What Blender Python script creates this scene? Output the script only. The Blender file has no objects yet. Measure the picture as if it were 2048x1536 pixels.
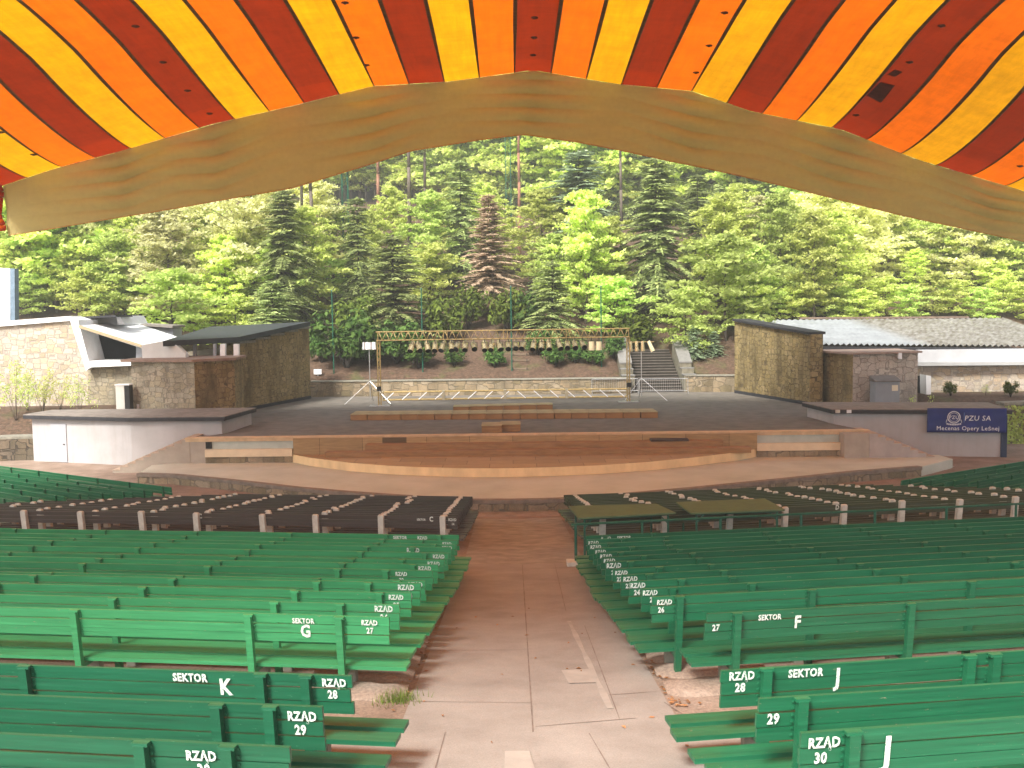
import bpy, math, random
from mathutils import Vector, Matrix, Euler
R = random.Random(7)
rad = math.radians
SC = bpy.context.scene
COL = SC.collection

# ------------------------------------------------------------------ camera, sky, sun, exposure
ZC = 8.1                      # eye height over the lowest ground
F = 2000.0                    # focal length in photo pixels (photo 2048 wide)
PITCH, ROLL = rad(4.23), 0.014
fw = Vector((0, math.cos(PITCH), -math.sin(PITCH)))
up0 = Vector((0, math.sin(PITCH), math.cos(PITCH)))
rt0 = Vector((1, 0, 0))
rt = (rt0 - ROLL * up0).normalized()
up = (up0 + ROLL * rt0).normalized()
EYE = Vector((0, 0, ZC))
cd = bpy.data.cameras.new('camera'); cam = bpy.data.objects.new('camera', cd); COL.objects.link(cam)
cd.sensor_width = 36.0; cd.lens = F / 2048 * 36; cd.clip_start = 0.05; cd.clip_end = 2000
m = Matrix((rt, up, -fw)).transposed().to_4x4(); m.translation = EYE
cam.matrix_world = m
SC.camera = cam

SUN_EL, SUN_AZ = rad(48), rad(-150)     # azimuth measured from +Y towards +X: behind the audience, left
w = bpy.data.worlds.new('World'); SC.world = w; w.use_nodes = True
nt = w.node_tree; bg = nt.nodes['Background']
sky = nt.nodes.new('ShaderNodeTexSky'); sky.sky_type = 'NISHITA'; sky.sun_disc = False
sky.sun_elevation = SUN_EL; sky.sun_rotation = SUN_AZ
sky.air_density = 1.0; sky.dust_density = 4.0; sky.ozone_density = 1.0
bw_ = nt.nodes.new('ShaderNodeRGBToBW'); mx_ = nt.nodes.new('ShaderNodeMix'); mx_.data_type = 'RGBA'; mx_.inputs[0].default_value = .7   # thin overcast: mostly white sky
nt.links.new(sky.outputs[0], bw_.inputs[0]); nt.links.new(sky.outputs[0], mx_.inputs[6]); nt.links.new(bw_.outputs[0], mx_.inputs[7]); nt.links.new(mx_.outputs[2], bg.inputs[0]); bg.inputs[1].default_value = 0.15
sl = bpy.data.lights.new('sun', 'SUN'); sl.energy = 3.4; sl.angle = rad(14); sl.color = (1, 0.95, 0.86)
so = bpy.data.objects.new('sun', sl); COL.objects.link(so)
sd = Vector((math.sin(SUN_AZ) * math.cos(SUN_EL), math.cos(SUN_AZ) * math.cos(SUN_EL), math.sin(SUN_EL)))
so.rotation_euler = sd.to_track_quat('Z', 'Y').to_euler(); so.location = (0, 0, 60)
SC.view_settings.view_transform = 'Standard'; SC.view_settings.look = 'None'
SC.view_settings.exposure = 1.3; SC.view_settings.gamma = 1
SC.render.engine = 'CYCLES'
SC.cycles.max_bounces = 8; SC.cycles.diffuse_bounces = 5; SC.cycles.transparent_max_bounces = 4
SC.cycles.use_denoising = True

# ------------------------------------------------------------------ measuring helpers (photo pixel -> place)
def ray(px, py):
    return fw + rt * ((px - 1024) / F) - up * ((py - 768) / F)
def atd(px, py, d):
    r = ray(px, py); return EYE + r * (d / r.y)
def atz(px, py, z):
    r = ray(px, py); return EYE + r * ((z - ZC) / r.z)

def sstep(a, b, x):
    t = max(0, min(1, (x - a) / (b - a))); return t * t * (3 - 2 * t)
def noise2(x, y):
    return (math.sin(x * .31 + 1.3 * math.sin(y * .23)) + math.sin(y * .37 + 1.7 * math.sin(x * .19 + 2)) + .6 * math.sin(x * .83 + y * .71)) / 2.6
def ground_z(x, y):
    dp = y - .13 * abs(x - .2)
    z = max(0.0, 4.98 - .129 * dp)
    if z < .5 and y < 70: z = (.5 * (z / .5) ** 1.15) if z > 0 else 0
    side = sstep(22, 25, abs(x + 1 if x < 0 else x - 2)) * sstep(57.5, 64, y) * 2.2
    z = max(z, side)
    hill = 0
    if y > 76.6:
        e = y - 77
        hill = 2.95 + .37 * max(0, e) * (1 - .0011 * e) + .55 * noise2(x, y) * min(1, max(0, e) / 8)
        hill *= sstep(76.4, 77.3, y)
        hill = min(hill, 46)
        if 9.0 < x < 13.6 and y < 86: hill = min(hill, 1.35 + .46 * (y - 76.8))
    return max(z, hill) if y > 76.6 else z
def atg(px, py):
    r = ray(px, py); t = 3.0
    while t < 200:
        p = EYE + r * t
        if p.z <= ground_z(p.x, p.y): return p
        t += .03 if t < 60 else .2
    return p

# ------------------------------------------------------------------ materials
def mat(name, build, rough=.7):
    M = bpy.data.materials.new(name); M.use_nodes = True
    t = M.node_tree; b = t.nodes['Principled BSDF']; b.inputs['Roughness'].default_value = rough
    b.inputs['Specular IOR Level'].default_value = .3
    build(t, b); return M
def N(t, kind, **kw):
    n = t.nodes.new(kind)
    for k, v in kw.items():
        if k in n.inputs: n.inputs[k].default_value = v
        else: setattr(n, k, v)
    return n
def coord(t, which='Object', scale=(1, 1, 1)):
    c = N(t, 'ShaderNodeTexCoord'); mp = N(t, 'ShaderNodeMapping'); mp.inputs['Scale'].default_value = scale
    t.links.new(c.outputs[which], mp.inputs['Vector']); return mp.outputs[0]
def ramp(t, fac, stops):
    r = N(t, 'ShaderNodeValToRGB'); e = r.color_ramp.elements
    while len(e) < len(stops): e.new(.5)
    for i, (p, c) in enumerate(stops):
        e[i].position = p; e[i].color = (*c, 1)
    t.links.new(fac, r.inputs[0]); return r.outputs[0]
def mixc(t, fac, a, b, blend='MIX'):
    n = N(t, 'ShaderNodeMix', data_type='RGBA', blend_type=blend)
    for s, v in ((n.inputs[0], fac), (n.inputs[6], a), (n.inputs[7], b)):
        if isinstance(v, (int, float)): s.default_value = v
        elif isinstance(v, tuple): s.default_value = (*v, 1)
        else: t.links.new(v, s)
    return n.outputs[2]
def noise(t, vec, scale, detail=4, rough=.6):
    n = N(t, 'ShaderNodeTexNoise', Scale=scale, Detail=detail, Roughness=rough)
    if vec is not None: t.links.new(vec, n.inputs['Vector'])
    return n.outputs['Fac']
def bump(t, b, h, strength=.3, dist=.02):
    n = N(t, 'ShaderNodeBump', Strength=strength, Distance=dist)
    t.links.new(h, n.inputs['Height']); t.links.new(n.outputs[0], b.inputs['Normal'])
def plain(name, c, rough=.7, var=.25, scale=3, metal=0, stretch=(1, 1, 1), bmp=0):
    def f(t, b):
        v = coord(t, 'Object', stretch); n = noise(t, v, scale)
        lo = tuple(x * (1 - var) for x in c); hi = tuple(min(1, x * (1 + var)) for x in c)
        t.links.new(ramp(t, n, [(.3, lo), (.7, hi)]), b.inputs['Base Color'])
        b.inputs['Metallic'].default_value = metal
        if bmp: bump(t, b, noise(t, v, scale * 8), bmp, .01)
    return mat(name, f, rough)
def paint(name, c, chip):
    # painted planks: streaks along the grain, scuffs down to the old paint
    def f(t, b):
        v = coord(t, 'Object', (.35, 4, 9)); n = noise(t, v, 3, 5)
        oi = N(t, 'ShaderNodeObjectInfo')
        base = ramp(t, n, [(.22, tuple(x * .5 for x in c)), (.42, tuple(x * .88 for x in c)), (.58, c), (.8, tuple(min(1, x * 1.35 + .008) for x in c))])
        hv = N(t, 'ShaderNodeHueSaturation'); t.links.new(base, hv.inputs['Color'])
        mr = N(t, 'ShaderNodeMapRange'); mr.inputs[3].default_value = .86; mr.inputs[4].default_value = 1.14
        t.links.new(oi.outputs['Random'], mr.inputs[0]); t.links.new(mr.outputs[0], hv.inputs['Value'])
        v2 = coord(t, 'Object', (2.2, 9, 9)); n2 = noise(t, v2, 4.5, 6, .75)
        k = N(t, 'ShaderNodeMath', operation='GREATER_THAN'); t.links.new(n2, k.inputs[0]); k.inputs[1].default_value = .665
        t.links.new(mixc(t, k.outputs[0], hv.outputs[0], chip), b.inputs['Base Color'])
        b.inputs['Specular IOR Level'].default_value = .5; bump(t, b, n, .5, .008)
        t.links.new(ramp(t, noise(t, v, 2), [(.3, (.28,) * 3), (.7, (.55,) * 3)]), b.inputs['Roughness'])
    return mat(name, f, .4)
def stone(name, cols, scale=1.5, mortar=(.16, .13, .1), stain=.35, aspect=(1, 1, 1.5)):
    def f(t, b):
        v = coord(t, 'Object', aspect)
        wob = N(t, 'ShaderNodeTexNoise', Scale=1.6, Detail=2); t.links.new(v, wob.inputs['Vector'])
        vv = mixc(t, .1, v, wob.outputs['Color'], 'ADD')
        vo = N(t, 'ShaderNodeTexVoronoi', Scale=scale, Randomness=.8, distance='CHEBYCHEV'); t.links.new(vv, vo.inputs['Vector'])
        ve = N(t, 'ShaderNodeTexVoronoi', Scale=scale, Randomness=.8, feature='F2', distance='CHEBYCHEV'); t.links.new(vv, ve.inputs['Vector'])
        sub = N(t, 'ShaderNodeMath', operation='SUBTRACT'); t.links.new(ve.outputs['Distance'], sub.inputs[0]); t.links.new(vo.outputs['Distance'], sub.inputs[1])
        sep = N(t, 'ShaderNodeSeparateColor'); t.links.new(vo.outputs['Color'], sep.inputs[0])
        c = ramp(t, sep.outputs[0], [(i / (len(cols) - 1), x) for i, x in enumerate(cols)])
        st = noise(t, coord(t, 'Object', (1, 1, .35)), .9, 5)
        c = mixc(t, ramp(t, st, [(.42, (0, 0, 0)), (.75, (stain * 1.6,) * 3)]), c, tuple(x * .35 for x in cols[0]))
        fine = noise(t, v, 14, 4)
        c = mixc(t, .35, c, ramp(t, fine, [(.3, (.2,) * 3), (.7, (.85,) * 3)]), 'OVERLAY')
        e = ramp(t, sub.outputs[0], [(.02, (0,) * 3), (.07, (1,) * 3)])
        t.links.new(mixc(t, e, mortar, c), b.inputs['Base Color'])
        bump(t, b, mixc(t, .4, e, fine, 'ADD'), .7, .04)
    return mat(name, f, .9)
def leafmat(name, c1, c2, trans=.35, hue=0):
    M = bpy.data.materials.new(name); M.use_nodes = True; t = M.node_tree
    for n in list(t.nodes): t.nodes.remove(n)
    o = N(t, 'ShaderNodeOutputMaterial'); g = N(t, 'ShaderNodeNewGeometry'); oi = N(t, 'ShaderNodeObjectInfo')
    col = ramp(t, g.outputs['Random Per Island'], [(0, c1), (.8, c2), (1, tuple(min(1, x * 1.25) for x in c2))])
    hv = N(t, 'ShaderNodeHueSaturation')
    mr = N(t, 'ShaderNodeMapRange'); mr.inputs[3].default_value = .75; mr.inputs[4].default_value = 1.25
    t.links.new(oi.outputs['Random'], mr.inputs[0]); t.links.new(mr.outputs[0], hv.inputs['Value'])
    mh = N(t, 'ShaderNodeMapRange'); mh.inputs[3].default_value = .488; mh.inputs[4].default_value = .504
    t.links.new(oi.outputs['Random'], mh.inputs[0]); t.links.new(mh.outputs[0], hv.inputs['Hue'])
    t.links.new(col, hv.inputs['Color'])
    d = N(t, 'ShaderNodeBsdfDiffuse'); tr = N(t, 'ShaderNodeBsdfTranslucent'); mx = N(t, 'ShaderNodeMixShader'); mx.inputs[0].default_value = trans
    t.links.new(hv.outputs[0], d.inputs[0]); t.links.new(hv.outputs[0], tr.inputs[0])
    t.links.new(d.outputs[0], mx.inputs[1]); t.links.new(tr.outputs[0], mx.inputs[2]); t.links.new(mx.outputs[0], o.inputs[0])
    return M
def cloth(name, c, tc, trans, scale=1.2, var=.18, stretch=(1, 1, 1)):
    M = bpy.data.materials.new(name); M.use_nodes = True; t = M.node_tree
    for n in list(t.nodes): t.nodes.remove(n)
    o = N(t, 'ShaderNodeOutputMaterial'); v = coord(t, 'Object', stretch)
    n1 = noise(t, v, scale, 6, .65)
    f = ramp(t, n1, [(.3, (1 - var,) * 3), (.7, (1,) * 3)])
    f2 = ramp(t, noise(t, coord(t, 'Object', (2.2, .12, 2.2)), 1.6, 6, .7), [(.3, (1 - var * .8,) * 3), (.6, (1,) * 3)])
    f3 = ramp(t, noise(t, coord(t, 'Object', (.15, 1.4, 1.4)), 2.0, 5, .7), [(.3, (1 - var * .45,) * 3), (.6, (1,) * 3)])
    f = mixc(t, 1, mixc(t, 1, f, f2, 'MULTIPLY'), f3, 'MULTIPLY')
    d = N(t, 'ShaderNodeBsdfDiffuse'); tr = N(t, 'ShaderNodeBsdfTranslucent'); mx = N(t, 'ShaderNodeMixShader'); mx.inputs[0].default_value = trans
    t.links.new(mixc(t, 1, c, f, 'MULTIPLY'), d.inputs[0]); t.links.new(mixc(t, 1, tc, f, 'MULTIPLY'), tr.inputs[0])
    t.links.new(d.outputs[0], mx.inputs[1]); t.links.new(tr.outputs[0], mx.inputs[2]); t.links.new(mx.outputs[0], o.inputs[0])
    return M

G_L = paint('green paint lit rows', (.035, .255, .098), (.30, .24, .16))  # stronger light on the left rows is put into this lighter green
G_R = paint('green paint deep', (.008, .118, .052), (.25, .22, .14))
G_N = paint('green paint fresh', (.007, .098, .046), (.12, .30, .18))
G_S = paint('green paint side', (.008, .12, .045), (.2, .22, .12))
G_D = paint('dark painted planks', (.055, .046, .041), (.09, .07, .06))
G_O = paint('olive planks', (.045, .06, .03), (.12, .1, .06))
GMET = plain('green metal', (.01, .09, .055), .45, .3, 6)
CONC = plain('pale concrete', (.50, .51, .45), .9, .2, 5, bmp=.4)
CONC2 = plain('leg concrete', (.22, .21, .17), .9, .3, 5, bmp=.4)
def worn_white(t, b):
    n = noise(t, coord(t, 'Object', (1, 1, 1)), 30, 4, .7)
    t.links.new(ramp(t, n, [(.36, (.10, .30, .18)), (.46, (.55, .62, .56)), (.56, (.74, .76, .72))]), b.inputs['Base Color'])
WHITE_T = mat('stencil white', worn_white, .6)
WHITE = plain('white paint', (.78, .79, .8), .6, .06, 2)
def plasterm(t, b):
    n = noise(t, coord(t, 'Object', (2.5, 2.5, .25)), 1.2, 6, .7); n2 = noise(t, coord(t), .8, 5)
    c = mixc(t, ramp(t, n, [(.5, (0,) * 3), (.8, (.45,) * 3)]), ramp(t, n2, [(.3, (.36, .352, .352)), (.7, (.43, .422, .425))]), (.30, .27, .25))
    t.links.new(c, b.inputs['Base Color']); bump(t, b, noise(t, coord(t), 25), .2, .01)
WALLW = mat('pale plaster', plasterm, .88)
GREYP = plain('grey paint', (.30, .32, .35), .6, .12, 2)
DARK = plain('dark trim', (.03, .03, .035), .7, .3, 4)
TARP = plain('roofing felt', (.21, .19, .17), .95, .25, 2, bmp=.4)
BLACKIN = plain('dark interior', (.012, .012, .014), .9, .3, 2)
STONE_L = stone('sunlit stone', [(.36, .30, .22), (.50, .39, .27), (.45, .40, .32), (.54, .48, .39), (.40, .34, .29)], 2.0, (.34, .30, .26), .1)
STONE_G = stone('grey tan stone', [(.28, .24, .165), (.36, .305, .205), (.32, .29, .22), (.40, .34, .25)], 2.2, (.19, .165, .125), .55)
STONE_B = stone('shaded brown stone', [(.215, .16, .065), (.29, .22, .095), (.255, .20, .095), (.33, .25, .12)], 2.3, (.10, .075, .04), .6)  # shade on the walls facing the centre is put into this brown
STONE_W = stone('low wall stone', [(.19, .155, .09), (.32, .245, .155), (.24, .195, .13), (.37, .30, .21)], 1.4, (.15, .125, .085), .5)
ASPH = plain('stage asphalt', (.145, .130, .112), .85, .25, 1.3, bmp=.5)
def aprn(t, b):
    v = coord(t); n = noise(t, v, .5, 6); n2 = noise(t, v, 40, 3)
    c = ramp(t, n, [(.3, (.42, .44, .365)), (.5, (.49, .51, .43)), (.72, (.56, .57, .49))])
    t.links.new(mixc(t, .3, c, ramp(t, n2, [(.3, (.25,) * 3), (.7, (.75,) * 3)]), 'OVERLAY'), b.inputs['Base Color'])
    bump(t, b, n2, .3, .01)
APRON = mat('pinkish concrete', aprn, .9)
def woodp(name, c, bw=2.2, bh=1.1, var=.35):
    def f(t, b):
        v = coord(t)
        br = N(t, 'ShaderNodeTexBrick', Scale=1.0); br.offset = .5
        br.inputs['Color1'].default_value = (*[x * (1 - var) for x in c], 1); br.inputs['Color2'].default_value = (*[x * (1 + var) for x in c], 1)
        br.inputs['Mortar'].default_value = (*[x * .3 for x in c], 1); br.inputs['Mortar Size'].default_value = .012
        br.inputs['Brick Width'].default_value = bw; br.inputs['Row Height'].default_value = bh
        t.links.new(v, br.inputs['Vector'])
        g = noise(t, coord(t, 'Object', (.6, 7, 7)), 2.5, 5)
        t.links.new(mixc(t, .5, br.outputs[0], ramp(t, g, [(.3, (.28,) * 3), (.7, (.72,) * 3)]), 'OVERLAY'), b.inputs['Base Color'])
        bump(t, b, g, .2, .01)
    return mat(name, f, .75)
WOOD = woodp('stage boards', (.36, .245, .115), 2.2, 1.1, .13)
WOODF = plain('light plywood', (.74, .55, .30), .8, .14, 1.5, stretch=(1, 1, .4))
WOODB = plain('stage block wood', (.29, .165, .07), .8, .25, 2.5, stretch=(.5, 1, 3))
WOODT = plain('edge board', (.55, .40, .24), .8, .2, 2)
STEEL = plain('galvanised steel', (.5, .5, .5), .35, .2, 5, .7)
ALU = plain('glint white tube', (.82, .83, .85), .25, .05, 5, .1)  # bright reflections of the tubing put into a near-white colour
BRASS = plain('yellowed truss', (.34, .245, .10), .5, .3, 5, .2)
BLKM = plain('black metal', (.03, .03, .03), .4, .3, 5, .3)
BARK = plain('grey brown bark', (.13, .105, .085), .95, .45, 5, 0, (3, 3, .6), .9)
BARKR = plain('reddish pine bark', (.26, .13, .085), .95, .4, 5, 0, (3, 3, .6), .9)
BARKD = plain('dark bark', (.06, .048, .04), .95, .4, 5, 0, (3, 3, .6), .9)
L_BEECH = leafmat('beech leaves', (.50, .60, .13), (.75, .83, .29), .58)
L_LIME = leafmat('fresh leaves', (.43, .57, .13), (.66, .79, .27), .58)
L_PALE = leafmat('pale blossom leaves', (.60, .62, .26), (.84, .84, .48), .58)
L_SPR = leafmat('spruce needles', (.17, .225, .08), (.38, .45, .17), .4)
L_SPRB = leafmat('bluish needles', (.17, .25, .14), (.38, .48, .29), .35)
L_DEAD = leafmat('dead needles', (.27, .19, .13), (.44, .33, .235), .3)
L_RHO = leafmat('rhododendron leaves', (.03, .075, .018), (.10, .18, .045), .2)
L_RHOD = leafmat('yellowish shrub leaves', (.05, .075, .015), (.12, .16, .03), .2)
def hillm(t, b):
    v = coord(t); n = noise(t, v, .16, 6); n2 = noise(t, v, 5, 5, .7); n3 = noise(t, v, .5, 4)
    c = ramp(t, n2, [(.28, (.028, .018, .011)), (.5, (.085, .052, .034)), (.68, (.155, .095, .062))])
    c = mixc(t, ramp(t, n3, [(.55, (0,) * 3), (.72, (.6,) * 3)]), c, (.07, .10, .025))
    t.links.new(c, b.inputs['Base Color']); bump(t, b, n2, .8, .06)
HILL = mat('leaf litter', hillm, .95)
def grm(t, b):
    v = coord(t); n = noise(t, v, .8, 6); n2 = noise(t, v, 22, 5, .75)
    c = ramp(t, n, [(.3, (.165, .12, .09)), (.5, (.24, .18, .14)), (.7, (.31, .245, .20))])
    c = mixc(t, .45, c, ramp(t, n2, [(.3, (.15,) * 3), (.7, (.9,) * 3)]), 'OVERLAY')
    t.links.new(c, b.inputs['Base Color']); bump(t, b, n2, .7, .02)
GRND = mat('gritty earth', grm, .95)
def aislem(t, b):
    v = coord(t)
    n = noise(t, v, 1.1, 6); n2 = noise(t, v, 60, 4)
    c = ramp(t, n, [(.28, (.21, .188, .17)), (.5, (.265, .242, .22)), (.75, (.315, .29, .265))])
    c = mixc(t, .3, c, ramp(t, n2, [(.3, (.25,) * 3), (.7, (.75,) * 3)]), 'OVERLAY')
    t.links.new(c, b.inputs['Base Color']); bump(t, b, n2, .35, .006)
AISLE = mat('worn concrete', aislem, .9)
BRICKY = plain('earthy paving', (.27, .245, .21), .95, .25, 2, bmp=.5)
FIELD = plain('moss green sheet', (.075, .13, .06), .7, .15, 3)
BLUEB = plain('blue banner cloth', (.012, .022, .155), .6, .2, 1.5)
GLASSY = plain('pale light panel', (.8, .83, .86), .4, .03, 2)
def roofm(t, b):
    v = coord(t); n = noise(t, v, .7, 6, .7); n2 = noise(t, v, 1.5, 4)
    sx = N(t, 'ShaderNodeSeparateXYZ'); t.links.new(v, sx.inputs[0])
    g = N(t, 'ShaderNodeMapRange'); t.links.new(sx.outputs[0], g.inputs[0]); g.inputs[1].default_value = -1.2; g.inputs[2].default_value = .6
    a = ramp(t, n, [(.35, (.20, .215, .23)), (.65, (.30, .32, .34))]); d = ramp(t, n2, [(.3, (.09, .075, .06)), (.7, (.27, .265, .25))])
    t.links.new(mixc(t, g.outputs[0], a, d), b.inputs['Base Color'])
ROOFC = mat('corrugated sheet', roofm, .55)
ROOFD = plain('shaded rib sides', (.085, .085, .085), .8, .35, 2)  # one side of each rib darker: rib shading put into the colour
C_Y = cloth('yellow canvas', (.80, .40, .008), (.76, .315, .001), .62, .7, .24)
C_O = cloth('orange canvas', (.80, .16, .006), (.78, .135, .0005), .62, .7, .24)
C_R = cloth('red canvas', (.30, .03, .010), (.28, .024, .002), .5, .7, .24)
C_V = cloth('beige valance cloth', (.74, .66, .35), (.84, .76, .40), .55, .6, .08, (1, 1, 3))
C_R2 = cloth('red canvas single layer', (.31, .028, .004), (.325, .0265, .002), .515, .7, .2)
SEAM = plain('canvas seam', (.15, .085, .028), .9, .3, 3)

# ------------------------------------------------------------------ mesh helpers
class MB:
    def __init__(s): s.v, s.f, s.m = [], [], []
    def face(s, pts, mi=0):
        i = len(s.v); s.v += [tuple(p) for p in pts]; s.f.append(tuple(range(i, i + len(pts)))); s.m.append(mi)
    def hexa(s, p, mi=0):           # p: 4 bottom then 4 top, counter-clockwise from above
        i = len(s.v); s.v += [tuple(q) for q in p]
        for a in ((3, 2, 1, 0), (4, 5, 6, 7), (0, 1, 5, 4), (1, 2, 6, 5), (2, 3, 7, 6), (3, 0, 4, 7)):
            s.f.append(tuple(i + k for k in a)); s.m.append(mi)
        return s
    def box(s, x0, x1, y0, y1, z0, z1, mi=0):
        return s.hexa([(x0, y0, z0), (x1, y0, z0), (x1, y1, z0), (x0, y1, z0), (x0, y0, z1), (x1, y0, z1), (x1, y1, z1), (x0, y1, z1)], mi)
    def prism(s, poly, z0, z1, mi=0, mtop=None, msides=None):
        # plan polygon (ccw or not) between heights; z0/z1 numbers or lists
        n = len(poly); A = sum(poly[i][0] * poly[(i + 1) % n][1] - poly[(i + 1) % n][0] * poly[i][1] for i in range(n))
        idx = list(range(n))
        if A < 0: idx.reverse()
        za = [z0] * n if not isinstance(z0, (list, tuple)) else z0
        zb = [z1] * n if not isinstance(z1, (list, tuple)) else z1
        i0 = len(s.v)
        s.v += [(poly[k][0], poly[k][1], za[k]) for k in idx] + [(poly[k][0], poly[k][1], zb[k]) for k in idx]
        s.f.append(tuple(i0 + k for k in reversed(range(n)))); s.m.append(mi)
        s.f.append(tuple(i0 + n + k for k in range(n))); s.m.append(mi if mtop is None else mtop)
        for k in range(n):
            q = (k + 1) % n
            s.f.append((i0 + k, i0 + q, i0 + n + q, i0 + n + k)); s.m.append(mi)
        return s
    def slab(s, pts, off, mi=0):    # 3D polygon thickened by vector
        n = len(pts); i0 = len(s.v); off = Vector(off)
        s.v += [tuple(p) for p in pts] + [tuple(Vector(p) + off) for p in pts]
        s.f.append(tuple(i0 + k for k in range(n))); s.m.append(mi)
        s.f.append(tuple(i0 + n + k for k in reversed(range(n)))); s.m.append(mi)
        for k in range(n):
            q = (k + 1) % n
            s.f.append((i0 + q, i0 + k, i0 + n + k, i0 + n + q)); s.m.append(mi)
        return s
    def tube(s, p, q, r, n=6, r2=None, mi=0):
        p, q = Vector(p), Vector(q); r2 = r if r2 is None else r2
        d = (q - p).normalized(); a = d.orthogonal().normalized(); b = d.cross(a); i0 = len(s.v)
        for c, rr in ((p, r), (q, r2)):
            for k in range(n):
                t = 2 * math.pi * k / n; s.v.append(tuple(c + (a * math.cos(t) + b * math.sin(t)) * rr))
        for k in range(n):
            k2 = (k + 1) % n; s.f.append((i0 + k, i0 + k2, i0 + n + k2, i0 + n + k)); s.m.append(mi)
        s.f.append(tuple(i0 + k for k in reversed(range(n)))); s.m.append(mi)
        s.f.append(tuple(i0 + n + k for k in range(n))); s.m.append(mi)
        return s
    def build(s, name, mats, parent=None, loc=None, smooth=False, fix=False):
        o = bpy.data.objects.new(name, s.mesh(name, mats, smooth, fix)); COL.objects.link(o)
        if parent is not None: o.parent = parent
        if loc is not None: o.location = loc
        return o
    def mesh(s, name, mats, smooth=False, fix=False):
        me = bpy.data.meshes.new(name); me.from_pydata(s.v, [], s.f)
        if not isinstance(mats, (list, tuple)): mats = [mats]
        for q in mats: me.materials.append(q)
        if len(mats) > 1: me.polygons.foreach_set('material_index', s.m)
        if fix:
            import bmesh
            bm = bmesh.new(); bm.from_mesh(me); bmesh.ops.recalc_face_normals(bm, faces=bm.faces); bm.to_mesh(me); bm.free()
        if smooth: me.polygons.foreach_set('use_smooth', [True] * len(me.polygons))
        me.update(); return me
def tag(o, label=None, cat=None, group=None, kind=None):
    if label: o['label'] = label
    if cat: o['category'] = cat
    if group: o['group'] = group
    if kind: o['kind'] = kind
    return o
def thing(name, label, cat, loc=(0, 0, 0), rz=0, group=None):
    o = bpy.data.objects.new(name, None); COL.objects.link(o); o.location = loc; o.rotation_euler = (0, 0, rz); o.empty_display_size = .2
    return tag(o, label, cat, group)
def inst(name, me, parent, loc=(0, 0, 0), rot=(0, 0, 0), sc=(1, 1, 1)):
    o = bpy.data.objects.new(name, me); COL.objects.link(o); o.parent = parent; o.location = loc; o.rotation_euler = rot; o.scale = sc
    return o
def copy_tree(o, parent=None):
    c = o.copy(); COL.objects.link(c); c.parent = parent
    for ch in list(o.children): copy_tree(ch, c)
    return c
_txt = {}
def text_mesh(s, cap, bold=.017, italic=0, serif=False):
    k = (s, cap, bold, italic)
    if k in _txt: return _txt[k]
    cu = bpy.data.curves.new('t', 'FONT'); cu.body = s; cu.align_x = 'CENTER'; cu.align_y = 'BOTTOM_BASELINE'
    cu.size = cap / .69; cu.offset = bold * cap / .69 * 2.1; cu.extrude = .0012; cu.shear = italic; cu.resolution_u = 2
    cu.space_character = 1.08
    o = bpy.data.objects.new('t', cu); COL.objects.link(o)
    bpy.context.view_layer.update()
    me = bpy.data.meshes.new_from_object(o.evaluated_get(bpy.context.evaluated_depsgraph_get())); me.name = 'lettering'
    bpy.data.objects.remove(o); bpy.data.curves.remove(cu)
    me.materials.clear(); _txt[k] = me
    return me

# ------------------------------------------------------------------ ground
xs = [-260, -200, -150, -110, -80, -60, -50] + [-44 + i * .9 for i in range(98)] + [50, 60, 80, 110, 150, 200, 260]
ys = [-30, -20, -10, -5] + [i * 1.0 for i in range(0, 76)] + [76.2, 76.6, 76.9, 77.2, 77.6, 78.2] + [79 + i * 1.3 for i in range(60)] + [165, 185, 215, 260, 320]
g = MB(); nx = len(xs)
g.v = [(x, y, ground_z(x, y)) for y in ys for x in xs]
for j in range(len(ys) - 1):
    for i in range(nx - 1):
        a = j * nx + i; g.f.append((a, a + 1, a + nx + 1, a + nx))
        g.m.append(1 if (ys[j] > 76 or (ys[j] >= 58 and abs(xs[i]) > 21)) else 0)
tag(g.build('ground', [GRND, HILL], smooth=True), kind='structure')

# aisle strips (sheets lying 4 mm over the slope)
def strip(name, yl, xl, xr, m_, lift=.004, n=40):
    b = MB()
    for k in range(n):
        y0 = yl[0] + (yl[1] - yl[0]) * k / n; y1 = yl[0] + (yl[1] - yl[0]) * (k + 1) / n
        def X(f, y): return f(y) if callable(f) else f
        for q in range(4):
            def P(y, u):
                x = X(xl, y) + (X(xr, y) - X(xl, y)) * u; return (x, y, max(ground_z(x, y), 4.98 - .129 * (y - .13 * abs(x - .2)) if y < 38 else 0) + lift)
            b.face([P(y0, q / 4), P(y0, (q + 1) / 4), P(y1, (q + 1) / 4), P(y1, q / 4)])
    return tag(b.build(name, m_), kind='structure')
strip('aisle', (5.5, 24.1), -1.25, 1.74, AISLE, .012)
strip('path', (24.1, 40.6), lambda y: -1.25 - .015 * (y - 24), lambda y: 1.72 + .006 * (y - 24), BRICKY, .008)
strip('pavement', (4.0, 10.7), -9, 9, AISLE, .006, 16)
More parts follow.
